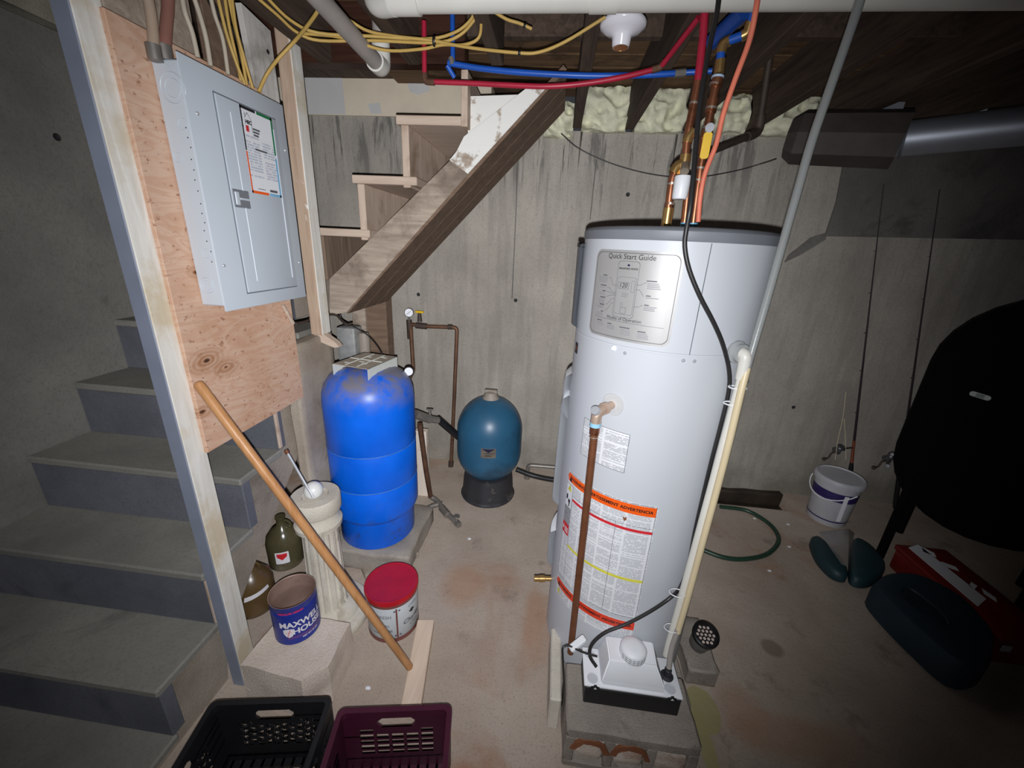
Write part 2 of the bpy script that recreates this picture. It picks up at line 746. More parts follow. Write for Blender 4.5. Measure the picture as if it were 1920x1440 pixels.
M['header'] = wood('varnished header beam', S(48, 30, 24), S(74, 48, 38), 'X', .35)
M['rubble'] = concrete('rubble stone', S(140, 134, 118), S(188, 182, 164), scale=7, bump=1)
M['tread'] = concrete('painted grey tread', S(122, 120, 114), S(146, 143, 134), scale=2.6, rough=.7, bump=.15, dark=S(104, 102, 96))
M['riser'] = concrete('painted slate riser', S(90, 92, 100), S(112, 113, 120), scale=3, rough=.6, bump=.12, dark=S(74, 76, 84))
M['stairside'] = concrete('bare stair side', S(140, 128, 114), S(172, 160, 146), scale=4, dark=S(110, 96, 84), darkthr=.58)
M['timber'] = wood('grey rough timber', S(142, 126, 112), S(184, 168, 152), 'X', .85, dark=S(112, 98, 86))
M['timberbrown'] = wood('brown rough plank', S(98, 78, 64), S(132, 110, 92), 'X', .85)
M['timber_w'] = wood('whitewashed timber', S(150, 134, 118), S(180, 164, 148), 'X', .85, paint=S(228, 226, 220), pthr=.41, pscale=6.5)
M['newwood'] = wood('pale tread edge', S(186, 164, 146), S(208, 188, 170), 'X', .8)
M['newwood_z'] = wood('pale riser edge', S(182, 160, 142), S(206, 186, 168), 'Z', .8, dark=S(150, 124, 102))
M['riserwood'] = wood('dark riser back', S(104, 86, 72), S(142, 122, 104), 'Z', .85)
M['post_w'] = wood('white painted post', S(212, 206, 194), S(240, 238, 232), 'Z', .6, dark=S(206, 190, 160))
M['post_g'] = plain('slate grey paint', S(132, 138, 154), .6, var=.08, vs=9)
M['stud_b'] = wood('bare stud edge', S(170, 142, 120), S(200, 176, 154), 'Z', .8, paint=S(226, 222, 214), pthr=.62, pscale=9)
M['board_w'] = wood('speckled white board', S(196, 190, 182), S(222, 218, 212), 'Z', .8, dark=S(150, 142, 134))
M['plyedge'] = plain('plywood edge', S(190, 150, 118), .8)
M['pillar'] = concrete('rough pillar concrete', S(148, 134, 120), S(180, 168, 152), scale=5, dark=S(108, 94, 82), darkthr=.54)
M['panelgrey'] = plain('grey powder coat', S(200, 208, 216), .42, var=.03, vs=4)
M['panelgrey2'] = plain('grey powder coat door', S(194, 202, 210), .42, var=.03, vs=4)
M['groove'] = plain('panel groove', S(112, 120, 126), .5)
M['dark'] = plain('dark hole', S(26, 26, 28), .7)
M['black'] = plain('black plastic', S(24, 24, 26), .45, var=.1)
M['blackpaint'] = plain('black oil tank paint', S(5, 5, 6), .9, var=.2, spec=.15)
M['screw'] = plain('zinc screw', S(186, 188, 192), .4, .3)
M['white'] = plain('white enamel', S(199, 202, 207), .42, var=.015, vs=3, spec=.35)
M['white_pl'] = plain('white plastic', S(236, 238, 241), .45, var=.02)
M['white_pvc'] = plain('white PVC', S(222, 219, 210), .42, var=.06, vs=6)
M['cream'] = plain('cream tube', S(222, 204, 166), .4, var=.08, vs=5)
M['greyband'] = plain('grey top band', S(122, 125, 131), .5, var=.05)
M['silver'] = plain('silver guide plate', S(176, 174, 172), .5, .3, var=.02)
M['ink'] = plain('grey print', S(92, 92, 98), .5)
M['inkblack'] = plain('black print', S(30, 28, 30), .5)
M['orange'] = plain('orange band', S(246, 96, 22), .45, var=.02)
M['redprint'] = plain('red print', S(212, 44, 52), .45)
M['yellowprint'] = plain('yellow print', S(222, 214, 72), .45)
M['print'] = fineprint('fine print columns', .0042, colw=.079, gap=.06, ink=S(150, 152, 160))
M['print2'] = fineprint('fine print block', .0036, colw=.16, gap=.04, ink=S(128, 128, 136))
M['print3'] = fineprint('printed form', .0075, colw=.09, gap=.1, ink=S(160, 170, 190))
M['paper'] = plain('white paper', S(234, 236, 240), .5, var=.01)
M['copper'] = plain('copper pipe', S(172, 112, 82), .34, .8, var=.2, vs=20, dirt=S(120, 72, 50), dthr=.52)
M['copperdk'] = plain('tarnished copper', S(110, 80, 62), .55, .5, var=.25, vs=16, dirt=S(84, 56, 42))
M['rustpipe'] = plain('rusty brown pipe', S(122, 76, 50), .55, .35, var=.25, vs=18, dirt=S(90, 52, 34))
M['brass'] = plain('brass', S(206, 168, 108), .32, .85, var=.12)
M['solder'] = plain('solder ring', S(200, 190, 176), .35, .8)
M['galv'] = plain('galvanised fitting', S(140, 134, 128), .5, .6, var=.2, vs=20)
M['iron'] = plain('dark iron pipe', S(74, 62, 54), .65, .3, var=.25)
M['redpex'] = plain('red pex', S(170, 34, 58), .4)
M['bluepex'] = plain('blue pex', S(28, 84, 178), .4)
M['bluebox'] = plain('blue valve body', S(28, 70, 150), .4)
M['orangecord'] = plain('orange cord', S(236, 128, 100), .5)
M['blackcord'] = plain('black cord', S(44, 42, 42), .4)
M['yellow'] = plain('yellow cable jacket', S(196, 162, 88), .55, var=.1)
M['whitecable'] = plain('old white cable', S(190, 178, 160), .6, var=.12)
M['conduit'] = plain('dusty conduit', S(170, 148, 128), .7, var=.12)
M['conduit_r'] = plain('reddish conduit', S(140, 96, 84), .7, var=.12)
M['greypipe'] = plain('dusty grey pipe', S(168, 160, 154), .6, var=.1, vs=7)
M['porcelain'] = plain('porcelain', S(232, 230, 236), .18, var=.01)
M['yellowhandle'] = plain('yellow handle', S(236, 190, 30), .45)
M['blue'] = dusty_blue()
M['bracket'] = plain('almond bracket', S(212, 214, 206), .5, var=.05)
M['brackettop'] = plain('dusty bracket deck', S(176, 164, 148), .8, var=.12, vs=30)
M['teal'] = plain('teal filter tank', S(44, 92, 122), .38, var=.12, vs=5, dirt=S(38, 74, 98), dthr=.5)
M['tealdark'] = plain('dark teal plastic', S(30, 56, 62), .55, var=.12)
M['greycap'] = plain('grey dusty cap', S(150, 140, 128), .6)
M['blackdirty'] = plain('dirty black base', S(44, 44, 48), .6, var=.2, dirt=S(96, 90, 84), dthr=.6)
M['cement'] = concrete('cement casting', S(196, 188, 172), S(224, 217, 203), scale=6, dark=S(150, 136, 112), darkthr=.57)
M['block'] = concrete('cinder block', S(150, 140, 130), S(180, 170, 158), scale=6, bump=.9, dark=S(116, 104, 94), darkthr=.58)
M['chunk'] = concrete('broken concrete', S(218, 200, 183), S(238, 224, 210), scale=5, bump=.8, dark=S(160, 108, 84), darkthr=.6)
M['rust'] = concrete('rust stain', S(128, 76, 50), S(158, 102, 70), scale=9)
M['handle'] = wood('varnished broom handle', S(178, 124, 78), S(204, 152, 104), 'Z', .35)
M['pine'] = wood('pale pine board', S(206, 182, 160), S(226, 206, 186), 'Y', .75)
M['canblue'] = plain('can blue', S(24, 46, 142), .35, var=.05)
M['canwhite'] = plain('can white', S(232, 228, 232), .4, var=.02)
M['canred'] = plain('can red print', S(220, 50, 90), .4)
M['canpurple'] = plain('can purple band', S(92, 58, 130), .4)
M['caninside'] = plain('rusty can inside', S(160, 132, 120), .45, .3, var=.2, vs=12, dirt=S(112, 80, 66))
M['tinwhite'] = plain('tin white', S(214, 222, 228), .4, var=.03)
M['tinred'] = plain('tin red lid', S(176, 22, 34), .35, var=.12, vs=16)
M['tinbrown'] = plain('tin brown band', S(122, 72, 66), .5, var=.15)
M['maroon'] = plain('maroon plastic', S(70, 22, 44), .4, var=.1)
M['crateblack'] = plain('black crate plastic', S(24, 25, 28), .5, var=.15)
M['jug'] = plain('brown glazed jug', S(92, 72, 44), .3, var=.25, vs=7)
M['jug2'] = plain('olive glass jug', S(82, 76, 54), .2, var=.2, vs=6, dirt=S(120, 112, 96), dthr=.55)
M['float'] = plain('white float ball', S(228, 228, 226), .3, var=.02)
M['cup'] = plain('smoky grey cup', S(110, 112, 112), .3)
M['pearl'] = plain('pale grille cells', S(196, 178, 168), .5)
M['hose'] = plain('green hose', S(34, 60, 46), .4)
M['bucket'] = plain('white bucket', S(186, 186, 190), .5, var=.05)
M['purple'] = plain('purple label', S(48, 36, 92), .5)
M['navycase'] = plain('dark blue case', S(30, 48, 60), .6, var=.2, vs=6)
M['redcase'] = plain('red metal toolbox', S(120, 26, 20), .5, var=.2, vs=6)
M['foil'] = plain('galvanised duct', S(168, 172, 182), .48, .7, var=.06)
M['ductdark'] = plain('dirty sheet duct', S(66, 58, 54), .7, .1, var=.2)
M['rodblank'] = plain('dark rod blank', S(44, 34, 40), .4)
M['rodcork'] = plain('rust coloured foregrip', S(120, 62, 40), .6)
M['reel'] = plain('grey reel', S(96, 94, 98), .35, .5)
M['plastic_clear'] = None
_m = MatB('clear plastic film')
_m.bsdf.inputs['Transmission Weight'].default_value = .75
_m.bsdf.inputs['Alpha'].default_value = .5
M['plastic_clear'] = _m.done(S(190, 190, 184), .25)
_m = MatB('clear vinyl tube')
_m.bsdf.inputs['Transmission Weight'].default_value = .35
M['vinyl'] = _m.done(S(178, 180, 178), .22)

# ------------------------------------------------------------------ the setting
YB = 2.65
b = B()
box(b, -2.2, .5, -1.3, YB, -.12, 0)
box(b, .5, 1.74, -1.3, 2.43, -.12, 0)
box(b, 1.74, 3.05, -1.3, YB, -.12, 0)
floor = struct('floor', b, M['floor'])
b = B()
box(b, .5, 1.74, 2.43, YB, -.2, -.09)
obj('trench_bed', b, M['trench'], floor)
b = B()
box(b, .5, 1.74, 2.595, YB - .001, -.095, .012, .01)
rough(b, .014, 9, cuts=9, seed=21)
obj('trench_bank', b, M['trench'], floor, sharp=60)
b = B()
for i in range(9):
    a = at(1350 + i * 19, 940 + random.uniform(-8, 10), y=2.5 + random.uniform(-.03, .08))
    bmesh.ops.create_icosphere(b, subdivisions=1, radius=random.uniform(.012, .03),
                               matrix=Matrix.Translation((a.x, a.y, -.085)) @ Matrix.Diagonal((1.3, 1, .6, 1)))
obj('trench_pebbles', b, M['trench'], floor, kind='stuff')
b = B()
for (px, py) in ((1415, 972), (1478, 983), (1443, 1070), (1480, 1025), (690, 1290), (880, 1010)):
    a = at(px, py, z=.003)
    bmesh.ops.create_icosphere(b, subdivisions=1, radius=.008,
                               matrix=Matrix.Translation(a) @ Matrix.Diagonal((1.5, 1, .4, 1)))
obj('paint_chips', b, M['paper'], floor, kind='stuff')

# back wall: lower pour, higher pour behind the stairs
b = B()
box(b, -2.2, -.45, YB, YB + .2, -.2, 2.29)
box(b, -.45, 3.05, YB, YB + .2, -.2, 2.24)
wall_back = struct('wall_back', b, M['wall'])
# the darker recessed patch on the right, standing a little proud
q = [at(1545, 443, y=YB), at(2050, 452, y=YB), at(2050, 240, y=YB), at(1588, 262, y=YB), at(1566, 380, y=YB)]
b = B()
prism(b, [(p.x, p.z) for p in q], Matrix(((1, 0, 0, 0), (0, 0, -1, YB + .001), (0, 1, 0, 0), (0, 0, 0, 1))), .012)
obj('upper_patch', b, M['wall_dark'], wall_back)
b = B()
q = [at(1470, 492, y=YB), at(1500, 478, y=YB), at(1547, 449, y=YB), at(1549, 436, y=YB), at(1520, 445, y=YB), at(1478, 478, y=YB)]
prism(b, [(p.x, p.z) for p in q], Matrix(((1, 0, 0, 0), (0, 0, -1, YB + .001), (0, 1, 0, 0), (0, 0, 0, 1))), .008)
obj('mortar_smear', b, M['wall_dark'], wall_back)
for (px, py) in ((785, 552), (967, 563), (1177, 365), (1487, 763)):
    b = B()
    a = at(px, py, y=YB)
    lathe(b, [(.0, .0), (.007, .0), (.011, .002), (.012, .003)], n=12, cap=False, M=aim((a.x, a.y - .004, a.z), (0, -1, 0)))
    obj('tie_hole', b, M['dark'], wall_back)
# vertical form seam left of the heater
for px0, py0, px1, py1 in ((972, 300, 968, 560), (1118, 300, 1106, 412)):
    b = B()
    a, c = at(px0, py0, y=YB), at(px1, py1, y=YB)
    box(b, a.x - .003, a.x + .003, YB - .0025, YB + .01, c.z, a.z)
    obj('form_seam', b, M['wall_dark'], wall_back)


def foam_lump(x0, x1, z0, z1, yf, seed):
    b = B()
    box(b, x0, x1, yf, YB + .12, z0, z1)
    bmesh.ops.subdivide_edges(b, edges=b.edges[:], cuts=17, use_grid_fill=True)
    for v in b.verts:
        q = v.co * 9 + Vector((seed, 0, seed * 2))
        n1 = noise.noise(q)
        n2 = 1 - abs(noise.noise(v.co * 19 + Vector((0, seed, 0)))) * 2
        cen = (v.co.z - z0) / (z1 - z0)
        v.co.y -= (.04 * n1 + .045 * n2) + .03 * math.sin(max(0, min(1, cen)) * math.pi) - .03
        v.co.z += .015 * noise.noise(q + Vector((5, 5, 5)))
    return obj('spray_foam', b, M['foam'], wall_back, sharp=80)


JX = [-.29, .05, .345, .655, .985, 1.36, 1.76, 2.16, 2.56]
foam_lump(-.14, .03, 2.20, 2.37, 2.60, 1)
foam_lump(.075, .32, 2.235, 2.44, 2.60, 2)
foam_lump(.37, .63, 2.235, 2.44, 2.60, 3)
foam_lump(.68, .96, 2.235, 2.42, 2.60, 4)
foam_lump(1.0, 1.33, 2.235, 2.40, 2.60, 5)
foam_lump(1.39, 1.73, 2.235, 2.34, 2.60, 6)

# drywall above the stair part of the wall
b = B()
box(b, -2.2, -.45, YB - .012, YB + .2, 2.29, 2.75)
dry = struct('wall_stairwell_drywall', b, M['drywall'])
b = B()
for poly in ([(565, 125), (640, 125), (648, 214), (575, 214)], [(758, 130), (800, 133), (806, 170), (785, 178), (768, 172)],
             [(690, 195), (712, 192), (716, 213), (695, 213)]):
    pts = [at(px, py, y=YB - .0125) for px, py in poly]
    prism(b, [(p.x, p.z) for p in pts], Matrix(((1, 0, 0, 0), (0, 0, -1, YB - .011), (0, 1, 0, 0), (0, 0, 0, 1))), .003)
obj('skim_patch', b, M['drywall_dk'], dry)

b = B()
box(b, -2.2, -2.0, -1.3, YB + .2, -.12, 2.3)
wall_left = struct('wall_left', b, M['wall_left'])
b = B()
box(b, -2.25, -1.985, .6, YB, 2.3, 2.62)
rough(b, .05, 7, cuts=10, seed=3)
obj('rubble_course', b, M['rubble'], wall_left, sharp=80)
for (px, py) in ((104, 257),):
    b = B()
    a = at(px, py, x=-2.0)
    lathe(b, [(.0, .0), (.008, .0), (.014, .003)], n=12, cap=False, M=aim((a.x + .004, a.y, a.z), (1, 0, 0)))
    obj('tie_hole', b, M['dark'], wall_left)
b = B()
box(b, 3.05, 3.2, -1.3, YB + .2, -.12, 2.75)
struct('wall_right', b, M['wall_dark'])

# ceiling: backing, planks, joists
b = B()
box(b, -2.2, 3.2, -1.3, YB + .2, 2.476, 2.75)
ceiling = struct('ceiling', b, M['joist'])
b = B()
box(b, -1.0, 3.05, -.068, .068, 2.452, 2.475, .002)
pl = obj('plank', b, M['subfloor'], ceiling)
yy = .5
first = True
while yy < 2.75:
    loc = Vector((WM[pl.name].translation.x, yy, 2.452 + random.uniform(-.004, .004)))
    if first:
        pl.location = loc
        WM[pl.name] = Matrix.Translation(loc)
        first = False
    else:
        copyobj(pl, loc, ceiling)
    yy += .14
b = B()
box(b, -.024, .024, .2, 2.64, 2.25, 2.455, .003)
j0 = obj('joist', b, M['joist'], ceiling)
for i, jx in enumerate(JX):
    loc = Vector((jx, WM[j0.name].translation.y, 2.25))
    if i == 0:
        loc.y -= .82
        j0.location = loc
    else:
        copyobj(j0, Vector((jx, 1.42, 2.25)), ceiling)
for jx in (-.62, -.98):
    copyobj(j0, Vector((jx, .60, 2.25)), ceiling)
b = B()
box(b, -1.35, -.42, 1.83, 1.90, 2.26, 2.46, .004)
obj('stair_header', b, M['header'], ceiling)
b = B()
box(b, -.42, 3.0, 1.86, 1.9, 2.36, 2.455, .003)
obj('blocking', b, M['joist'], ceiling)

# old saw-cut line in the slab, right foreground
b = B()
pa, pb2 = at(1632, 1118, z=0), at(1762, 1275, z=0)
dd_ = (pb2 - pa).normalized()
nn_ = Vector((-dd_.y, dd_.x, 0)) * .0025
b.faces.new([b.verts.new(p) for p in (pa - nn_ + Vector((0, 0, .0008)), pb2 - nn_ + Vector((0, 0, .0008)), pb2 + nn_ + Vector((0, 0, .0008)), pa + nn_ + Vector((0, 0, .0008)))])
obj('floor_joint', b, M['trench'], floor)

# ------------------------------------------------------------------ concrete stairs (lower flight)
st = thing('concrete_staircase', 'grey painted concrete stairs climbing away along the left wall', 'staircase', (-1.55, .7, 0))
SX0, SX1 = -1.998, -1.1
nos = [(.40, .055)] + [(.70 + .222 * k, .275 + .23 * k) for k in range(6)]
for k, (y, z) in enumerate(nos):
    yn = nos[k + 1][0] if k < len(nos) - 1 else YB
    zp = nos[k - 1][1] if k else 0.0
    xr = SX1 if k < 6 else -1.28
    b = B()
    box(b, SX0, xr, y, min(yn + .02, YB - .003), z - .03, z, .006)
    obj('tread', b, M['tread'], st)
    b = B()
    box(b, SX0, xr - .004, y + .008, y + .05, zp, z - .028, .003)
    obj('riser', b, M['riser'], st)
    if k in (2, 4):
        b = B()
        box(b, SX1 - .006, SX1 + .004, y + .003, y + .02, zp + .01, z - .03, .002)
        obj('chipped_edge', b, M['newwood_z'], st)
SOF = [(.40, 0), (.925, 0), (.96, .17), (1.18, .375), (1.445, .60), (1.81, .97)]


def soffit(y):
    for (a0, s0), (a1, s1) in zip(SOF, SOF[1:]):
        if a0 <= y <= a1:
            return s0 + (s1 - s0) * (y - a0) / (a1 - a0)
    return SOF[-1][1]


for k in range(6):
    ya, yb = nos[k][0] + .012, nos[k + 1][0] + .012
    ys_ = [ya] + [p[0] for p in SOF if ya + .005 < p[0] < yb - .005] + [yb]
    b = B()
    for y0_, y1_ in zip(ys_, ys_[1:]):
        prism(b, [(y0_, soffit(y0_)), (y1_, soffit(y1_)), (y1_, nos[k][1] - .029), (y0_, nos[k][1] - .029)],
              Matrix(((0, 0, 1, SX0 + .002), (1, 0, 0, 0), (0, 1, 0, 0), (0, 0, 0, 1))), SX1 - .014 - SX0)
    obj('step_body', b, M['stairside'], st)
b = B()
box(b, SX0, -1.285, 1.822, YB - .003, 1.2, 1.394, .004)
obj('landing_slab', b, M['stairside'], st)

# pillar under the landing
b = B()
box(b, -1.098, -1.045, 1.46, 1.76, 0, 1.17, .008)
rough(b, .010, 9, cuts=7, seed=5, zmin=0)
tag(obj('concrete_pillar', b, M['pillar'], sharp=60), 'rough concrete pillar behind the blue pressure tank', 'pillar')
# narrow timber prop by the pressure switch
b = B()
a = at(682, 560, y=2.3)
c = at(722, 560, y=2.3)
box(b, a.x, c.x, 2.3, 2.4, 0, 1.33, .006)
tag(obj('timber_prop', b, M['timberbrown']), 'dark timber prop under the wooden stairs behind the blue tank', 'post')
b = B()
a = at(654, 560, y=2.25)
c = at(679, 560, y=2.25)
box(b, a.x, c.x, 2.27, 2.295, 0, 1.30, .003)
tag(obj('upright_board', b, M['timber']), 'pale grey upright board left of the dark timber prop', 'board')

# ------------------------------------------------------------------ wooden stairs (upper flight)
ws = thing('wooden_staircase', 'rough timber stairs with diagonal stringer seen from below', 'staircase', (-.7, 2.2, 1.24))
YS = 1.85
Mxz = Matrix(((1, 0, 0, 0), (0, 0, 1, YS), (0, 1, 0, 0), (0, 0, 0, 1)))


def xz(px, py, y=YS):
    p = at(px, py, y=y)
    return (p.x, p.z)


b = B()
prism(b, [xz(618, 523), xz(618, 592), xz(650, 585), xz(877, 327), xz(845, 300)], Mxz, .045)
obj('stringer', b, M['timber'], ws)
b = B()
prism(b, [xz(843, 300), xz(877, 326), xz(1022, 167), xz(985, 167), xz(870, 256), xz(856, 284)], Matrix.Translation((0, -.001, 0)) @ Mxz, .047)
obj('painted_stringer', b, M['timber_w'], ws)
b = B()
prism(b, [xz(876, 172), xz(990, 168), xz(872, 250)], Matrix.Translation((0, .05, 0)) @ Mxz, .025)
obj('painted_gusset', b, M['timber_w'], ws)
# boards nailed under the stringer
lo0, lo1 = Vector((*xz(650, 588), 0)), Vector((*xz(1062, 128), 0))
dirv = Vector((lo1.x - lo0.x, 0, lo1.y - lo0.y)).normalized()
nrm = Vector((dirv.z, 0, -dirv.x))
for i in range(3):
    b = B()
    y0, y1 = YS + .004 + i * .165, YS + .004 + i * .165 + .16
    P0 = Vector((lo0.x, 0, lo0.y)) + nrm * .002
    P1 = Vector((lo1.x, 0, lo1.y)) + nrm * .002
    vs = []
    for p in (P0, P1):
        for y in (y0, y1):
            for t in (0, .02):
                vs.append(b.verts.new(p + Vector((0, y, 0)) - nrm * t))
    for f in ((0, 1, 3, 2), (4, 6, 7, 5), (0, 4, 5, 1), (2, 3, 7, 6), (0, 2, 6, 4), (1, 5, 7, 3)):
        b.faces.new([vs[i] for i in f])
    bmesh.ops.recalc_face_normals(b, faces=b.faces)
    obj('soffit_board', b, M['timberbrown'], ws)
for i, (tl, tr, zt) in enumerate(((( 742, 219), (872, 236), 0), ((660, 334), (782, 348), 1), ((585, 432), (694, 446), 2))):
    a, c = at(*tl, y=YS), at(*tr, y=YS)
    b = B()
    box(b, a.x, c.x, YS - .004, YB - .005, c.z, c.z + .034, .003)
    obj('step_board', b, M['newwood'], ws)
    # riser under the nosing
    if i < 3:
        zb = at(662, 348, y=YS).z if i == 0 else (at(600, 446, y=YS).z if i == 1 else c.z - .20)
        b = B()
        box(b, a.x + .02, a.x + .052, YS + .002, YB - .005, zb + .0, c.z - .001, .002)
        obj('riser_board', b, M['newwood_z'] if i < 2 else M['riserwood'], ws)
b = B()
a = at(865, 165, y=YS)
c = at(877, 238, y=YS)
box(b, a.x, c.x, YS - .006, YB - .01, c.z, a.z + .06, .002)
obj('riser_board', b, M['newwood_z'], ws)
# ------------------------------------------------------------------ posts and plywood
pw = thing('painted_post', 'tall post painted white and slate grey at the foot of the stairs', 'post', (-1.055, .94, 0))
b = B()
box(b, -1.078, -1.032, .909, .977, 0, 2.44, .003)
obj('post_core', b, M['post_g'], pw)
b = B()
box(b, -1.034, -1.0295, .911, .977, 0, 2.44, .0015)
obj('white_face', b, M['post_w'], pw)

sd = thing('hanging_stud', 'short stud with flaking white paint hanging right of the electrical panel', 'post', (-1.06, 1.69, 1.18))
b = B()
box(b, -1.085, -1.032, 1.66, 1.728, 1.175, 2.44, .003)
obj('stud_core', b, M['stud_b'], sd)
b = B()
box(b, -1.034, -1.0295, 1.662, 1.728, 1.178, 2.44, .0015)
obj('white_face', b, M['post_w'], sd)
b = B()
prism(b, [(0, 0), (.03, .015), (.10, -.03), (.115, -.05), (.09, -.055), (.02, -.03)],
      Matrix.Translation((-1.075, 1.70, 1.175)) @ Matrix(((1, 0, 0, 0), (0, 0, -1, 0), (0, 1, 0, 0), (0, 0, 0, 1))), .035)
obj('splinter', b, M['newwood'], sd)

bd = thing('white_board', 'speckled white board standing above the right end of the panel', 'board', (-1.06, 1.46, 1.6))
b = B()
pts = [at(px, py, x=-1.04) for px, py in ((453, 5), (478, 140), (478, 400), (529, 400), (526, 195), (508, 58))]
prism(b, [(p.y, p.z) for p in pts], Matrix(((0, 0, 1, -1.062), (1, 0, 0, 0), (0, 1, 0, 0), (0, 0, 0, 1))), .02)
obj('board_face', b, M['board_w'], bd)
b = B()
a = at(503, 97, x=-1.04)
lathe(b, [(0, 0), (.006, 0), (.007, .002)], n=10, M=aim((-1.0425, a.y, a.z), (1, 0, 0)))
obj('nail_hole', b, M['dark'], bd)

b = B()
box(b, -1.0295, -1.016, .966, 1.452, .956, 2.045, .002)
ply = tag(obj('plywood_sheet', b, M['ply']), 'knotty plywood sheet that carries the grey electrical panel', 'plywood')

# ------------------------------------------------------------------ electrical panel
PX, PY0, PY1 = -.94, 1.05, 1.437
ep = thing('electrical_panel', 'grey steel breaker panel with a paper sheet on its door', 'electrical panel', (-.98, 1.24, 1.38))
b = B()
box(b, -1.0155, PX - .004, PY0 + .004, PY1 - .004, 1.395, 1.985, .003)
bx = obj('box', b, M['panelgrey'], ep)
b = B()
box(b, PX - .004, PX, PY0, PY1, 1.38, 2.0, .0025, seg=2)
cv = obj('cover', b, M['panelgrey'], ep)
UY, UZ = Vector((0, 1, 0)), Vector((0, 0, 1))


def onpanel(px, py, lift=0.0):
    return at(px, py, x=PX + lift)


d0, d1 = onpanel(398, 165), onpanel(548, 540)
y0, y1, z0, z1 = 1.145, 1.385, 1.425, 1.945
b = B()
box(b, PX - .001, PX + .0045, y0, y1, z0, z1, .002, seg=2)
dr = obj('door', b, M['panelgrey2'], ep)
b = B()
for p in outline(rect(y0 - .004, z0 - .004, y1 + .004, z1 + .004), .0035):
    b.faces.new([b.verts.new((PX + .0006, u, v)) for u, v in p])
obj('door_gap', b, M['groove'], dr)
b = B()
for yv in (y0 + .045, y1 - .02):
    box(b, PX + .003, PX + .0062, yv - .003, yv + .003, z0 + .03, z1 - .03, .0015)
obj('pressed_rib', b, M['panelgrey'], dr)
# latch
a = onpanel(450, 373)
b = B()
box(b, PX + .0035, PX + .007, a.y - .032, a.y + .032, a.z - .024, a.z + .024, .002)
la = obj('latch', b, M['greyband'], dr)
b = B()
box(b, PX + .0065, PX + .011, a.y - .028, a.y - .012, a.z - .018, a.z + .018, .002)
box(b, PX + .0065, PX + .010, a.y - .008, a.y + .028, a.z - .003, a.z + .003, .001)
obj('latch_slide', b, M['panelgrey'], la)
# screws
for (px, py) in ((370, 213), (535, 282), (420, 498), (561, 492)):
    a = onpanel(px, py)
    b = B()
    lathe(b, [(.0, .003), (.003, .0028), (.0045, .001), (.005, 0)], n=12, cap=False, M=aim((PX, a.y, a.z), (1, 0, 0)))
    obj('screw', b, M['screw'], ep)
# knock-outs on the box side
for (px, py, r) in ((325, 165, .034), (343, 233, .013), (334, 295, .012), (387, 475, .012), (389, 535, .022)):
    a = at(px, py, y=PY0 + .004)
    for k, rr in enumerate((r, r * .62)):
        if r < .015 and k:
            continue
        b = B()
        lathe(b, [(rr * .93, .0), (rr * .97, .0012), (rr, .0)], n=28, cap=False, M=aim((min(a.x, PX - .012 - r * .55), PY0 + .0038, a.z), (0, -1, 0)))
        obj('knockout_ring', b, M['panelgrey2'], bx)
b = B()
for k in range(14):
    zz = 1.52 + k * .025 + random.uniform(-.004, .004)
    xx = PX - .017 + random.uniform(-.006, .004)
    lathe(b, [(0, .0006), (.0018, .0004)], n=8, cap=False, M=aim((xx, PY0 + .0036, zz), (0, -1, 0)))
obj('vent_hole_row', b, M['dark'], bx)
# the paper sheet on the door
c = [onpanel(445, 196), onpanel(507, 222), onpanel(523, 369), onpanel(469, 363)]
ly0, ly1 = (c[0].y + c[3].y) / 2, (c[1].y + c[2].y) / 2
lz0, lz1 = (c[2].z + c[3].z) / 2, (c[0].z + c[1].z) / 2
lw, lh = ly1 - ly0, lz1 - lz0
lo = Vector((PX + .0045, (ly0 + ly1) / 2, (lz0 + lz1) / 2))
b = place(flat([rect(-lw / 2, -lh / 2, lw / 2, lh / 2)]), lo, UY, UZ, .0012)
sh = obj('paper_sheet', b, M['print3'], dr)
bw = .0075
for nm, mt, polys in (('black_corner', 'inkblack', [rect(-lw / 2, lh * .0, -lw / 2 + bw * .7, lh / 2), rect(-lw / 2, lh / 2 - bw, -lw * .04, lh / 2)]),
                      ('green_corner', None, [rect(lw * .0, lh / 2 - bw, lw / 2, lh / 2), rect(lw / 2 - bw, 0.01, lw / 2, lh / 2)]),
                      ('red_corner', 'orange', [rect(-lw / 2, -lh / 2, -lw / 2 + bw * .7, -lh * .01), rect(-lw / 2, -lh / 2, lw * .05, -lh / 2 + bw)]),
                      ('blue_corner', None, [rect(lw * .08, -lh / 2, lw / 2, -lh / 2 + bw), rect(lw / 2 - bw, -lh / 2, lw / 2, 0)])):
    if nm == 'green_corner':
        M['greenprint'] = plain('green print', S(20, 120, 70), .45)
    if nm == 'blue_corner':
        M['blueprint'] = plain('light blue print', S(120, 180, 216), .45)
    mm = M[mt] if mt else M['greenprint' if 'green' in nm else 'blueprint']
    obj('print_' + nm, place(flat(polys), lo, UY, UZ, .0020), mm, sh)
M['sheettop'] = M['paper']
for rc in (rect(-lw / 2 + bw, lh * .20, lw / 2 - bw, lh / 2 - bw), rect(-lw / 2 + bw, -lh / 2 + bw, lw / 2 - bw, -lh * .30)):
    obj('blank_area', place(flat([rc]), lo, UY, UZ, .0017), M['paper'], sh)
hx, hz = -lw * .30, lh * .37
b = flat([seg(hx - .013, hz, hx, hz + .016, .0015), seg(hx, hz + .016, hx + .014, hz - .002, .0015), seg(hx + .013, hz - .002, hx + .013, hz - .034, .0015),
          seg(hx - .011, hz + .006, hx - .011, hz + .014, .002)])
tx = shift(text('HEC', .013, bold=.0008), hx, hz - .009)
obj('house_logo', place(join(b, tx), lo, UY, UZ, .0024), M['inkblack'], sh)
b = flat([rect(hx - .013, hz - .034, hx - .001, hz - .018)])
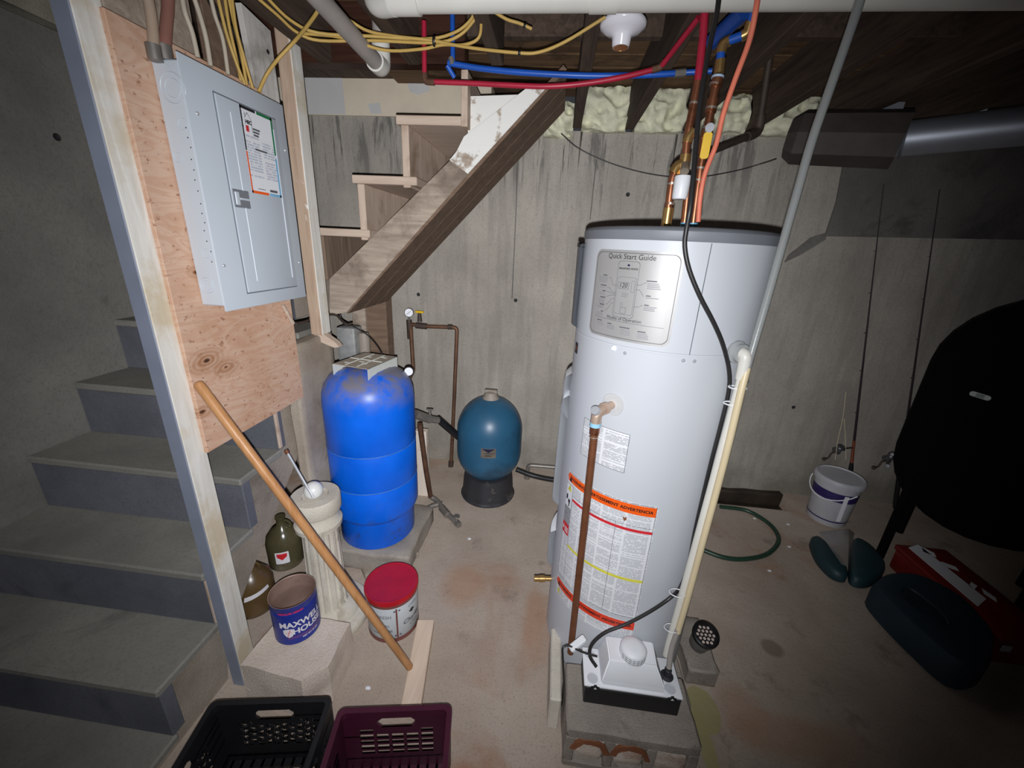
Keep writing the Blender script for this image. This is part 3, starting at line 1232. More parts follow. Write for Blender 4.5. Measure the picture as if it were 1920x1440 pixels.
obj('logo_bar', place(b, lo, UY, UZ, .0024), M['redprint'], sh)
b = flat([rect(hx + .015, hz - .024 - i * .008, hx + .045 - .004 * i, hz - .019 - i * .008) for i in range(3)] +
         [rect(-lw * .2, .007, lw * .18, .012)] + [rect(-lw * .3, -lh * .44, -lw * .05, -lh * .432), rect(lw * .1, -lh * .45, lw * .36, -lh * .42)])
obj('print_lines', place(b, lo, UY, UZ, .0024), M['ink'], sh, kind='stuff')

# ------------------------------------------------------------------ boards behind the cables
for i, (ya, yb, lbl, mt) in enumerate(((1.0, 1.14, 'grey vertical board behind the two conduits above the panel', 'timber'), (1.16, 1.26, 'grey vertical board behind the white cables above the panel', 'timber'),
                                   (1.29, 1.40, 'dark vertical board behind the yellow cables above the panel', 'timberbrown'))):
    b = B()
    box(b, -1.075 - .01 * (i % 2), -1.05 - .01 * (i % 2), ya, yb, 1.50, 2.445, .003)
    tag(obj('wall_board', b, M[mt]), lbl, 'board')

# ------------------------------------------------------------------ cables above the panel
def cable(name, pts, r, m, label, cat, group=None, k=5, n=8):
    b = B()
    tube(b, spline(pts, k), r, n)
    return tag(obj(name, b, m, sharp=60), label, cat, group)


def xp(px, py, x=-1.0):
    return at(px, py, x=x)


for (nm, pts, r, mt, lb) in (
        ('conduit', [(262, -60), (282, 20), (290, 103)], .0115, 'conduit', 'dusty tan conduit entering the top left of the panel'),
        ('conduit', [(316, -60), (315, 10), (311, 60), (309, 103)], .013, 'conduit_r', 'reddish brown conduit next to the tan conduit above the panel')):
    b = B()
    tube(b, spline([xp(a, c, -.99) for a, c in pts], 4), r, 12)
    t = thing(nm, lb, 'conduit', xp(*pts[-1], -.99))
    obj('conduit_pipe', b, M[mt], t, sharp=60)
    b = B()
    e = xp(*pts[-1], -.99)
    rod(b, e + Vector((0, 0, -.012)), e + Vector((0, 0, .02)), r * 1.35)
    obj('coupling', b, M['galv'], t)
for i, (pts, mt, r, lb) in enumerate((
        ([(338, -30), (346, 20), (360, 60), (371, 108)], 'whitecable', .0062, 'old white cable, first one right of the conduits above the panel'),
        ([(355, -30), (372, 20), (386, 70), (395, 124)], 'whitecable', .0062, 'old white cable, second one right of the conduits above the panel'),
        ([(390, -30), (402, 25), (418, 75), (428, 140)], 'whitecable', .0055, 'thin white cable left of the yellow cables above the panel'))):
    cable('white_cable', [xp(a, c, -1.0) for a, c in pts], r, M[mt], lb, 'cable', 'white cables into the panel')
for i, pts in enumerate(([(418, -30), (428, 40), (440, 95), (452, 152)], [(424, -30), (437, 35), (450, 90), (463, 160)],
                         [(432, -30), (442, 50), (458, 110), (474, 166)], [(405, -20), (424, 60), (444, 120), (459, 157)])):
    cable('yellow_cable', [xp(a, c, -.995 + .006 * i) for a, c in pts], .0045, M['yellow'],
          'yellow cable dropping into the panel top, %s of the four' % ('leftmost', 'third from the left', 'rightmost', 'second from the left')[i], 'cable', 'yellow cables into the panel')
cable('black_cable', [xp(a, c, -1.005) for a, c in [(385, -20), (405, 20), (428, 50), (448, 78), (455, 120)]], .009, M['blackcord'],
      'thick black cable behind the yellow cables above the panel', 'cable')
cable('looped_yellow_cable', [at(485, 172, x=-.99), at(500, 140, x=-.97), at(522, 110, x=-.92), at(550, 80, y=1.42), at(575, 50, y=1.38), at(597, 18, y=1.33), at(612, -20, y=1.3)],
      .0052, M['yellow'], 'yellow cable looping from the panel up over the grey pipe', 'cable')
YC = 1.52
for pts, lb in ((
        [(470, -15, 1.35), (520, 28, 1.42), (556, 60, 1.48), (600, 76, 1.52), (700, 76, 1.55), (815, 80, 1.55), (862, 66, 1.55), (892, 34, 1.55), (900, 20, 1.55), (903, -10, 1.55)],
        'yellow cable running across from the panel and bending up before the white pipe'),
        ([(495, -10, 1.35), (545, 38, 1.42), (598, 62, 1.48), (700, 68, 1.52), (800, 73, 1.54), (850, 62, 1.545), (880, 40, 1.545), (896, 10, 1.545)],
         'upper yellow cable bundled with the tied cables under the joists'),
        ([(655, 38, 1.5), (690, 58, 1.52), (740, 68, 1.53), (812, 76, 1.535), (850, 84, 1.53), (900, 92, 1.52), (970, 99, 1.5), (1010, 98, 1.5), (1060, 78, 1.48), (1135, 32, 1.45)],
         'yellow cable ending at the white porcelain lampholder'),
        ([(560, 62, 1.5), (640, 70, 1.52), (720, 94, 1.55), (790, 92, 1.55), (830, 84, 1.54), (870, 84, 1.53), (898, 70, 1.52), (903, 30, 1.52)],
         'lowest sagging yellow cable in the tied bundle'),
        ([(920, 18, 1.5), (950, 36, 1.52), (975, 44, 1.53), (997, 54, 1.54)], 'short yellow cable end with black tape right of the tied bundle')):
    cable('yellow_cable', path(pts), .0048, M['yellow'], lb, 'cable', 'yellow cables under the joists')
for (px, py, y, lb) in ((815, 78, 1.543, 'black cable tie round the yellow cable bundle'), (984, 48, 1.535, 'black tape on the short yellow cable end'),
                        (974, 99, 1.5, 'black tie on the yellow cable to the lampholder')):
    b = B()
    a = at(px, py, y=y)
    d = Vector((1, 0, -.05 if px != 984 else -.3)).normalized()
    lathe(b, [(.0145 if px == 815 else .0065, -.004), (.016 if px == 815 else .0072, 0), (.0145 if px == 815 else .0065, .004)], n=14, M=aim(a, d))
    tag(obj('cable_tie', b, M['black']), lb, 'cable tie')

# ------------------------------------------------------------------ pipes under the ceiling
t = thing('drain_pipe', 'white plastic drain pipe running across the top of the room', 'pipe', (0, 1.295, 2.17))
b = B()
a = at(752, 6, y=1.295)
rod(b, (a.x, 1.295, 2.209), (3.05, 1.295, 2.219), .031, 20)
obj('pipe_run', b, M['white_pvc'], t)
b = B()
rod(b, (a.x - .03, 1.295, 2.209), (a.x + .05, 1.295, 2.209), .036, 20)
obj('pipe_coupling', b, M['white_pvc'], t)
b = B()
rod(b, (.03, 1.295, 2.212), (.10, 1.295, 2.212), .035, 20)
obj('pipe_coupling', b, M['white_pvc'], t)
b = B()
tube(b, corner([(a.x - .02, 1.295, 2.205), (a.x - .09, 1.33, 2.215), (a.x - .09, 1.40, 2.34), (a.x - .09, 1.5, 2.46)], .05, 5), .033, 16)
obj('pipe_elbow', b, M['white_pvc'], t)
t = thing('vent_pipe', 'dusty grey pipe slanting to a white elbow beside the stair header', 'pipe', (-.7, 1.4, 2.17))
b = B()
rod(b, (-.685, .85, 2.21), (-.712, 1.69, 2.205), .027, 20)
obj('pipe_run', b, M['greypipe'], t)
b = B()
tube(b, corner([(-.7115, 1.66, 2.205), (-.713, 1.725, 2.205), (-.713, 1.725, 2.30)], .045, 6), .033, 18)
obj('pipe_elbow', b, M['white_pvc'], t)
b = B()
rod(b, (-.713, 1.725, 2.28), (-.713, 1.725, 2.47), .027, 18)
obj('riser_pipe', b, M['greypipe'], t)

# pex
t = thing('red_water_line', 'red plastic water line sagging under the joists', 'pipe', at(800, 152, y=1.62))
b = B()
tube(b, corner(path([(795, 40, 1.62), (796, 150, 1.62)]), .01), .0085, 10)
tube(b, spline(path([(800, 153, 1.62), (880, 156, 1.62), (960, 160, 1.61), (1030, 162, 1.60), (1100, 156, 1.6), (1170, 144, 1.6), (1235, 128, 1.6)]), 5), .0085, 10)
tube(b, path([(1238, 127, 1.6), (1310, 33, 1.45)]), .0085, 10)
obj('tubing', b, M['redpex'], t, sharp=60)
b = B()
tube(b, corner(path([(796, 138, 1.62), (797, 153, 1.62), (815, 154, 1.62)]), .012), .0108, 10)
tube(b, corner(path([(1222, 131, 1.6), (1238, 127, 1.6), (1247, 115, 1.585)]), .012), .0108, 10)
obj('elbow_fitting', b, M['copperdk'], t)
t = thing('blue_water_line', 'blue plastic water line crossing above the red line', 'pipe', at(850, 118, y=1.66))
b = B()
tube(b, path([(848, 15, 1.66), (849, 112, 1.66)]), .0085, 10)
tube(b, spline(path([(840, 118, 1.66), (900, 128, 1.66), (980, 136, 1.65), (1100, 142, 1.64), (1200, 141, 1.64), (1275, 137, 1.64)]), 5), .0095, 10)
tube(b, path([(1283, 136, 1.64), (1335, 133, 1.62)]), .0085, 10)
tube(b, path([(838, 122, 1.66), (852, 145, 1.68)]), .0085, 10)
obj('tubing', b, M['bluepex'], t, sharp=60)
b = B()
tube(b, path([(1265, 138, 1.64), (1285, 136, 1.64)]), .012, 10)
tube(b, path([(846, 108, 1.66), (849, 122, 1.66)]), .0115, 10)
obj('elbow_fitting', b, M['galv'], t)
t = thing('red_riser_line', 'vertical red plastic line dropping to the left copper pipe of the heater', 'pipe', at(1308, 150, y=1.36))
b = B()
tube(b, path([(1322, 12, 1.36), (1318, 70, 1.36), (1308, 158, 1.36)]), .0105, 12)
obj('tubing', b, M['redpex'], t)
t = thing('blue_supply_valve', 'blue plastic line with brass elbows above the right copper pipe', 'pipe', at(1348, 130, y=1.36))
b = B()
tube(b, path([(1350, 118, 1.36), (1352, 92, 1.36)]), .011, 12)
tube(b, path([(1362, 78, 1.36), (1394, 66, 1.34)]), .011, 12)
tube(b, path([(1408, 45, 1.33), (1420, -10, 1.3)]), .011, 12)
obj('tubing', b, M['bluepex'], t)
b = B()
tube(b, corner(path([(1352, 100, 1.36), (1355, 82, 1.36), (1368, 76, 1.36)]), .012), .0135, 12)
tube(b, corner(path([(1390, 68, 1.34), (1402, 62, 1.335), (1408, 40, 1.33)]), .012), .0135, 12)
tube(b, path([(1348, 138, 1.36), (1351, 112, 1.36)]), .0135, 12)
obj('brass_elbow', b, M['brass'], t)
b = B()
tube(b, path([(1335, 78, 1.5), (1398, 18, 1.36)]), .022, 12)
obj('valve_body', b, M['bluebox'], t)

# lampholder
t = thing('lampholder', 'white porcelain ceiling lampholder without a bulb', 'lamp', (.14, 1.47, 2.21))
LPo = at(1168, 50, z=2.235)
b = B()
lathe(b, [(0, 0), (.066, 0), (.069, .006), (.066, .014), (.05, .024), (.034, .031), (.028, .037), (.026, .058), (.0235, .061), (.0235, .062)],
      n=40, M=Matrix.Translation((LPo.x, LPo.y, 2.245)) @ Matrix.Rotation(math.pi, 4, 'X'))
obj('porcelain_base', b, M['porcelain'], t, sharp=50)
b = B()
lathe(b, [(.0, .0625), (.019, .0625), (.019, .064), (.0225, .0635)], n=24, M=Matrix.Translation((LPo.x, LPo.y, 2.246)) @ Matrix.Rotation(math.pi, 4, 'X'))
obj('socket', b, M['brass'], t)
b = B()
box(b, LPo.x - .05, LPo.x + .05, LPo.y - .05, LPo.y + .05, 2.2455, 2.452, .004)
obj('mounting_box', b, M['joist'], t)

# iron pipe and ducts at the right
t = thing('iron_pipe', 'dark iron pipe dropping from the joists and bending left above the heater', 'pipe', at(1420, 255, y=2.2))
b = B()
p0, p1, p2 = at(1446, 90, y=2.13), at(1422, 248, y=2.2), at(1330, 285, y=2.0)
tube(b, corner([p0, p1, p2], .05, 5), .015, 12)
obj('pipe_run', b, M['iron'], t)
b = B()
tube(b, corner([p1.lerp(p0, .22), p1, p1.lerp(p2, .25)], .05, 5), .021, 12)
obj('elbow_fitting', b, M['iron'], t)

t = thing('sheet_duct', 'dirty dark sheet metal duct with an octagonal end under the joists', 'duct', at(1530, 300, y=2.35))
b = B()
e0, e1 = at(1478, 258, y=2.36), at(1690, 262, y=2.15)
tube(b, [e0, e0.lerp(e1, .10), e1], [.085, .115, .115], 8)
obj('duct_body', b, M['ductdark'], t, sharp=20)
t = thing('round_duct', 'shiny round galvanised duct along the right wall', 'duct', at(1800, 290, y=2.0))
f0, f1 = at(1684, 262, y=2.15), at(2050, 222, y=1.85)
b = B()
tube(b, [f0, f1], .068, 28)
obj('duct_body', b, M['foil'], t)
b = B()
dv = (f1 - f0).normalized()
lathe(b, [(.069, -.006), (.074, 0), (.069, .006)], n=28, M=aim(f0 + dv * .02, dv), cap=False)
obj('duct_bead', b, M['foil'], t)

# thin wire sagging along the wall
cable('wall_wire', path([(1052, 250, 2.58), (1085, 278, 2.62), (1140, 304, 2.63), (1200, 322, 2.635), (1255, 331, 2.635), (1310, 332, 2.635), (1380, 320, 2.63), (1430, 306, 2.6), (1455, 298, 2.5)]),
      .0035, M['blackcord'], 'thin black wire sagging across the wall behind the heater pipes', 'wire')

# ------------------------------------------------------------------ water heater
HC, HR, HZ0, HZ1 = (.352, 1.314), .272, .043, 1.663
HA = math.atan2(-HC[1], -HC[0])
rad = math.radians


def hp(phi, z, r=HR):
    a = HA + rad(phi)
    return Vector((HC[0] + math.cos(a) * r, HC[1] + math.sin(a) * r, z))


def hn(phi):
    a = HA + rad(phi)
    return Vector((math.cos(a), math.sin(a), 0))


h = thing('water_heater', 'tall white heat pump water heater with grey top band', 'water heater', (*HC, HZ0))
b = B()
lathe(b, [(HR - .03, HZ0), (HR - .004, HZ0 + .012), (HR, HZ0 + .03), (HR, 1.347), (HR - .0016, 1.349), (HR - .0016, 1.352), (HR, 1.354), (HR, 1.63)], (*HC, 0), 96)
body = obj('tank_jacket', b, M['white'], h, sharp=12)
b = B()
lathe(b, [(HR + .001, 1.629), (HR + .003, 1.632), (HR + .003, 1.652), (HR - .004, 1.66), (HR - .02, HZ1), (0, HZ1)], (*HC, 0), 96, cap=False)
top = obj('top_band', b, M['greyband'], h, sharp=40)


def wr(b, phi, z, lift=.0008):
    return wrap(b, HC, HR + lift, HA + rad(phi), z)


def deg2u(p, r=HR):
    return rad(p) * r


# vertical seam of the service panel
b = B()
for ph in (16.8, 17.3):
    pass
prism(b, rrect(.0022, .275, .001, 2), Matrix.Translation((0, 0, 0)), .0004)
wr(b, 17, 1.49)
obj('panel_seam', b, M['groove'], body)
for (ph, z) in ((-17.5, 1.335), (14.4, 1.337), (20.4, 1.337)):
    b = B()
    lathe(b, [(0, .0035), (.003, .003), (.0048, .001), (.005, 0)], n=14, cap=False, M=aim(hp(ph, z), hn(ph)))
    obj('screw', b, M['screw'], body)
b = B()
lathe(b, [(0, .005), (.006, .0045), (.0085, .001), (.009, 0)], n=16, cap=False, M=aim(hp(-25, 1.342), hn(-25)))
obj('plug_button', b, M['white_pl'], body)

# quick start guide
PW, PH = deg2u(53), .236
QC = (-20.8, 1.485)
b = wr(flat([rrect(PW, PH, .022)]), *QC, .001)
qs = obj('quick_start_label', b, M['silver'], h, sharp=80)
lines = outline(rrect(PW - .012, PH - .012, .018), .0016)
lines += outline(shiftp := [(u - .008, v + .018) for u, v in rrect(.062, .146, .009)], .0009)
lines += outline([(u - .008, v + .002) for u, v in rrect(.054, .098, .006)], .0007)
lines += outline([(u - .015, v + .029) for u, v in rrect(.031, .017, .001, 1)], .0009)
lines += outline([(u - .008, v - .036) for u, v in rrect(.017, .017, .003)], .0009)
lines += outline([(u + .0115, v + .028) for u, v in rrect(.009, .030, .003)], .0007)
for (x0, y0, x1, y1) in ((-.065, .045, -.058, .045), (-.058, .045, -.048, .027), (-.048, .027, -.034, .027),
                         (-.066, .018, -.058, .018), (-.058, .018, -.048, .009), (-.048, .009, -.036, .009),
                         (-.066, .008, -.058, .008), (-.058, .008, -.049, .005), (-.049, .005, -.036, .005),
                         (-.066, -.006, -.056, -.001), (-.056, -.001, -.036, .001),
                         (-.066, -.026, -.060, -.026), (-.060, -.026, -.048, -.009), (-.048, -.009, -.038, -.009),
                         (-.066, -.042, -.060, -.042), (-.060, -.042, -.046, -.020), (-.046, -.020, -.040, -.020),
                         (.020, .034, .032, .034), (.032, .034, .042, .041), (.042, .041, .046, .041),
                         (.020, .022, .030, .022), (.030, .022, .044, .006),
                         (.020, -.022, .034, -.022), (.034, -.022, .044, -.015),
                         (-.10, -.065, .106, -.069)):
    lines.append(seg(x0, y0, x1, y1, .0009))
obj('line_drawing', wr(flat(lines), *QC, .0016), M['ink'], qs)
tb = join(shift(text('Quick Start Guide', .0185), -.008, .1015), shift(text('BRADFORD WHITE', .0062, bold=.0002), -.008, .072),
          shift(text('Modes of Operation', .0125), -.004, -.0595),
          shift(text('120', .0165, shear=.15), -.0165, .029))
obj('lettering', wr(tb, *QC, .0018), M['inkblack'], qs)
b = flat([rrect(.007, .005, .002, 2)])
shift(b, -.008, .081)
obj('maker_emblem', wr(b, *QC, .0018), plain('navy emblem', S(24, 30, 70), .5), qs)
polys = []
for (cx, cy, w, nl, al) in ((-.087, .045, .034, 4, 1), (-.087, .018, .026, 1, 1), (-.087, .003, .028, 2, 1), (-.087, -.014, .03, 4, 1), (-.087, -.034, .028, 2, 1), (-.087, -.052, .03, 3, 1),
                        (.066, .040, .036, 4, 0), (.066, .004, .034, 1, 0), (.064, -.019, .034, 3, 0),
                        (-.078, -.078, .026, 3, 0), (-.036, -.082, .032, 3, 0), (.010, -.087, .034, 4, 0), (.058, -.090, .034, 4, 0), (-.008, .009, .02, 3, 0), (-.014, -.016, .012, 3, 0)):
    for i in range(nl):
        ww = w * random.uniform(.78, 1)
        xa = cx + w / 2 - ww if al else cx - w / 2
        polys.append(rect(xa, cy - i * .0042 - .0011, xa + ww, cy - i * .0042 + .0008))
obj('fine_print', wr(flat(polys), *QC, .0016), plain('light grey print', S(140, 140, 144), .5), qs, kind='stuff')
polys = []
for (cx, cy, w) in ((-.080, .0505, .016), (-.082, .0235, .022), (-.078, .0085, .013), (-.080, -.009, .02), (-.080, -.029, .017), (-.076, -.0475, .010), (.058, .046, .026), (.055, .009, .012), (.054, -.0145, .012),
                    (-.082, -.073, .02), (-.044, -.077, .014), (.004, -.081, .03), (.052, -.085, .022)):
    polys.append(rect(cx - w / 2, cy - .0014, cx + w / 2, cy + .0014))
obj('print_headings', wr(flat(polys), *QC, .0017), M['ink'], qs, kind='stuff')

# dark control cover on the left shoulder and badge
b = B()
lathe(b, [(HR + .001, 1.36), (HR + .018, 1.37), (HR + .02, 1.60), (HR + .016, 1.615), (HR + .001, 1.617)], (0, 0, 0), 120, cap=False)
for f in list(b.faces):
    c = f.calc_center_median()
    a = (math.atan2(c.y, c.x) - HA + math.pi) % (2 * math.pi) - math.pi
    if not (rad(-112) < a < rad(-67)):
        b.faces.remove(f)
bmesh.ops.delete(b, geom=[v for v in b.verts if not v.link_faces], context='VERTS')
bmesh.ops.holes_fill(b, edges=[e for e in b.edges if e.is_boundary])
bmesh.ops.translate(b, verts=b.verts, vec=(*HC, 0))
cvr = obj('control_cover', b, M['greyband'], h)
b = B()
lathe(b, [(HR + .001, 1.605), (HR + .022, 1.606), (HR + .022, 1.6185), (HR + .001, 1.6185)], (0, 0, 0), 120, cap=False)
for f in list(b.faces):
    c = f.calc_center_median()
    a = (math.atan2(c.y, c.x) - HA + math.pi) % (2 * math.pi) - math.pi
    if not (rad(-113) < a < rad(-66)):
        b.faces.remove(f)
bmesh.ops.delete(b, geom=[v for v in b.verts if not v.link_faces], context='VERTS')
bmesh.ops.translate(b, verts=b.verts, vec=(*HC, 0))
obj('cover_lip', b, M['black'], cvr)
b = wr(flat([rrect(.03, .036, .002, 2)]), -64, 1.298, .001)
bg = obj('badge', b, M['inkblack'], h)
b = wr(flat([rect(-.010, -.006, .012, .008)]), -64, 1.298, .0016)
obj('badge_print', b, plain('badge red', S(110, 44, 34), .4), bg)

# element covers down the left side
for (z0, z1, ph, pr) in ((1.03, 1.20, -80, .024), (.66, 1.115, -82, .026), (.36, .545, -82, .024)):
    b = B()
    lathe(b, [(HR - .002, z0), (HR + pr * .8, z0 + .02), (HR + pr, z0 + .04), (HR + pr, z1 - .04), (HR + pr * .8, z1 - .012), (HR - .002, z1)], (0, 0, 0), 150, cap=False)
    for f in list(b.faces):
        c = f.calc_center_median()
        a = (math.atan2(c.y, c.x) - HA + math.pi) % (2 * math.pi) - math.pi
        if not (rad(ph - 22) < a < rad(ph + 9)):
            b.faces.remove(f)
    bmesh.ops.delete(b, geom=[v for v in b.verts if not v.link_faces], context='VERTS')
    bmesh.ops.holes_fill(b, edges=[e for e in b.edges if e.is_boundary])
    bmesh.ops.translate(b, verts=b.verts, vec=(*HC, 0))
    obj('element_cover', b, M['white_pl'], h)

# labels lower down
b = wr(flat([rrect(deg2u(34.5), .128, .001, 1)]), -24, 1.037, .001)
lb = obj('instruction_label', b, M['print2'], h)
b = wr(flat(outline(rect(-deg2u(17.2), -.064, deg2u(17.2), .064), .0015)), -24, 1.037, .0015)
obj('label_border', b, M['ink'], lb)

WPH, WW = -18.2, deg2u(71)
WZ0, WZ1 = .43, .882
WZ = (WZ0 + WZ1) / 2
WHh = WZ1 - WZ0
b = wr(flat([rect(-WW / 2, -WHh / 2, WW / 2, WHh / 2)]), WPH, WZ, .001)
wl = obj('warning_label', b, M['print'], h)
tz = WHh / 2
b = flat([[(-WW / 2 + .004, tz - .024), (-WW / 2 + .012, tz - .008), (WW / 2 - .004, tz - .006), (WW / 2 - .004, tz - .040), (-WW / 2 + .012, tz - .040)]])
obj('orange_band', wr(b, WPH, WZ, .0015), M['orange'], wl)
tb = join(shift(text('WARNING', .0145, bold=.0006), -.104, tz - .024), shift(text('AVERTISSEMENT', .0148, bold=.0006, space=1.05), -.004, tz - .024),
          shift(text('ADVERTENCIA', .0142, bold=.0006, space=1.05), .107, tz - .024),
          flat([[(-.152, tz - .038), (-.135, tz - .038), (-.1435, tz - .014)]]))
obj('lettering', wr(tb, WPH, WZ, .002), M['inkblack'], wl)
b = flat([rect(-WW / 2 + .046, tz - .104, WW / 2 - .004, tz - .094), ])
obj('red_rule', wr(b, WPH, WZ, .0015), M['redprint'], wl)
b = flat([rect(-WW / 2 + .046, -.070, WW / 2 - .004, -.060)])
obj('yellow_rule', wr(b, WPH, WZ, .0015), M['yellowprint'], wl)
b = flat([rect(-WW / 2 + .046, -.225, -WW / 2 + .047, .13)] + [rect(x, -.225, x + .0012, .145) for x in (-.037, .052)] + outline(rect(-WW / 2 + .003, -WHh / 2 + .003, WW / 2 - .003, WHh / 2 - .003), .0012)
         + [rect(-WW / 2 + .046, tz - .084, WW / 2 - .004, tz - .083)])
obj('column_rules', wr(b, WPH, WZ, .0015), M['ink'], wl)
b = flat([rect(-WW / 2 + .002, -.03, -WW / 2 + .044, tz - .05)])
obj('picture_column', wr(b, WPH, WZ, .0013), plain('picture grey', S(150, 150, 154), .5, var=.25, vs=60), wl)
b = flat([rect(-WW / 2 + .004, .085, -WW / 2 + .042, tz - .052)])
obj('white_box', wr(b, WPH, WZ, .0016), M['paper'], wl)
b = flat([[(-WW / 2 + .012, .150), (-WW / 2 + .038, .150), (-WW / 2 + .025, .176)]])
obj('yellow_triangle', wr(b, WPH, WZ, .002), M['yellowprint'], wl)
b = flat([[(-WW / 2 + .022, .154), (-WW / 2 + .027, .163), (-WW / 2 + .024, .163), (-WW / 2 + .028, .172), (-WW / 2 + .022, .162), (-WW / 2 + .025, .162)],
          rect(-WW / 2 + .008, .112, -WW / 2 + .018, .132), rect(-WW / 2 + .022, .104, -WW / 2 + .034, .118), rect(-WW / 2 + .026, .09, -WW / 2 + .032, .104)])
obj('pictogram', wr(b, WPH, WZ, .0024), M['inkblack'], wl)
b = flat([rect(-WW / 2 + .002, -.03, -WW / 2 + .044, .016)])
obj('red_box', wr(b, WPH, WZ, .0018), M['redprint'], wl)
b = flat([[(-WW / 2 + .005, -.012), (-WW / 2 + .016, -.012), (-WW / 2 + .0105, .006)]] + [rect(-WW / 2 + .019, -.004 - i * .008, -WW / 2 + .040, 0 - i * .008) for i in range(3)])
obj('red_box_print', wr(b, WPH, WZ, .0023), M['paper'], wl)
# small burnt spot on the label
b = flat([[(.07, tz - .055), (.076, tz - .06), (.082, tz - .054), (.083, tz - .066), (.077, tz - .072), (.072, tz - .064)]])
obj('scorch_mark', wr(b, WPH, WZ, .002), M['rust'], wl)
b = wr(flat([rect(-WW / 2, -.06, WW / 2, .022)]), WPH, .395, .001)
w2 = obj('lower_label', b, M['print'], h)
b = flat([[(-WW / 2 + .002, 0), (-WW / 2 + .01, .018), (WW / 2 - .002, .018), (WW / 2 - .002, -.016), (-WW / 2 + .01, -.016)]])
obj('orange_band', wr(b, WPH, .395, .0015), plain('red orange band', S(232, 66, 34), .45), w2)
tb = join(shift(text('WARNING', .0145, bold=.0006), -.104, .001), shift(text('AVERTISSEMENT', .0148, bold=.0006, space=1.05), -.004, .001),
          shift(text('ADVERTENCIA', .0142, bold=.0006, space=1.05), .107, .001), flat([[(-.154, -.014), (-.138, -.014), (-.146, .010)]]))
obj('lettering', wr(tb, WPH, .395, .002), M['inkblack'], w2)
b = flat([[(-WW / 2 + .012, -.045), (-WW / 2 + .036, -.045), (-WW / 2 + .024, -.022)]])
obj('yellow_triangle', wr(b, WPH, .395, .002), M['yellowprint'], w2)

# relief valve and its copper discharge pipe
b = B()
lathe(b, [(.0, .0), (.034, 0), (.033, .002), (.0, .0025)], n=32, cap=False, M=aim(hp(-20.5, 1.178), hn(-20.5)))
vg = obj('valve_gasket', b, plain('valve gasket', S(196, 196, 196), .5), h)
vp = hp(-21, 1.176, HR)
vd = hn(-21)
b = B()
tube(b, [vp, vp + vd * .03, vp + vd * .034, vp + vd * .05], [.012, .012, .017, .017], 16)
e = hp(-22.5, 1.166, HR + .068)
tube(b, corner([vp + vd * .045, e, e + Vector((0, 0, -.035))], .02, 5), .0155, 16)
rv = obj('relief_valve', b, plain('pale bronze', S(206, 180, 160), .4, .5, var=.1), h)
b = B()
lathe(b, [(0, .012), (.012, .011), (.014, .004), (.014, 0)], n=18, cap=False, M=aim(e + Vector((0, 0, .008)) + vd * .006, vd + Vector((0, 0, .7))))
obj('relief_cap', b, M['screw'], rv)
b = B()
rod(b, e + Vector((0, 0, -.028)), e + Vector((0, 0, -.04)), .0165, 16)
obj('blue_gasket', b, plain('pale blue tape', S(150, 200, 226), .4), rv)
tp = thing('discharge_pipe', 'brown copper discharge pipe hanging down the heater front', 'pipe', (e.x, e.y, .16))
b = B()
rod(b, e + Vector((0, 0, -.034)), Vector((e.x + .016, e.y + .004, .225)), .0115, 16)
obj('pipe_run', b, M['rustpipe'], tp)
b = B()
rod(b, e + Vector((0, 0, -.04)), e + Vector((0, 0, -.064)), .0145, 16)
obj('coupling', b, M['copper'], tp)
b = B()
lathe(b, [(.0118, -.002), (.0135, 0), (.0118, .002)], n=16, cap=False, M=Matrix.Translation(e + Vector((0, 0, -.074))))
obj('solder_ring', b, M['solder'], tp)

# drain cock
b = B()
dp = hp(-72, .30, HR)
dd = hn(-72)
sd_ = Vector((-1, -.15, 0)).normalized()
tube(b, [dp, dp + sd_ * .025, dp + sd_ * .027, dp + sd_ * .05, dp + sd_ * .052, dp + sd_ * .07], [.010, .010, .014, .014, .012, .012], 14)
obj('drain_cock', b, M['brass'], h)

# condensate outlet on the right
op = hp(43, 1.365)
on = hn(43)
b = B()
tube(b, [op, op + on * .03], [.024, .024], 20)
lathe(b, [(.027, 0), (.030, .004), (.030, .01), (.026, .012)], n=20, M=aim(op + on * .006, on))
obj('outlet_socket', b, plain('grey outlet', S(170, 172, 172), .45), h)

# white pipe from the outlet down to the pump
pv = thing('condensate_pipe', 'white plastic pipe running down the right side of the heater', 'pipe', (.5, 1.0, .30))
pe = op + on * .040
pb = at(1249, 1228, y=1.005)
b = B()
tube(b, [Vector((pe.x + .004, pe.y, 1.31)), pb], .0118, 14)
obj('pipe_run', b, M['white_pvc'], pv)
b = B()
tube(b, corner([op + on * .012, pe, Vector((pe.x + .004, pe.y, 1.30))], .025, 6), .0155, 16)
obj('pipe_elbow', b, M['white_pvc'], pv)
# tube tied beside it
ct = thing('drain_tube', 'slim pump tube, grey above and cream below, beside the white pipe', 'tube', (.52, .98, .28))
tpts = path([(1625, -40, 1.12), (1600, 40, 1.12), (1560, 155, 1.11), (1522, 265, 1.10), (1495, 360, 1.09), (1468, 455, 1.08), (1440, 555, 1.065), (1413, 648, 1.045), (1401, 690, 1.033)])
b = B()
tube(b, spline(tpts, 4), .0095, 12)
obj('upper_tube', b, M['vinyl'], ct)
b = B()
tp2 = path([(1403, 682, 1.036), (1393, 720, 1.025), (1380, 775, 1.015), (1362, 850, 1.01), (1341, 930, 1.005), (1314, 1030, 1.0), (1290, 1120, .995), (1271, 1185, .99)])
tube(b, spline(tp2, 4), .0095, 12)
obj('lower_tube', b, M['cream'], ct)
b = B()
tp3 = path([(1272, 1180, .99), (1260, 1215, .99), (1254, 1252, .975)])
tube(b, spline(tp3, 4), .0088, 12)
obj('tube_end', b, M['greypipe'], ct)
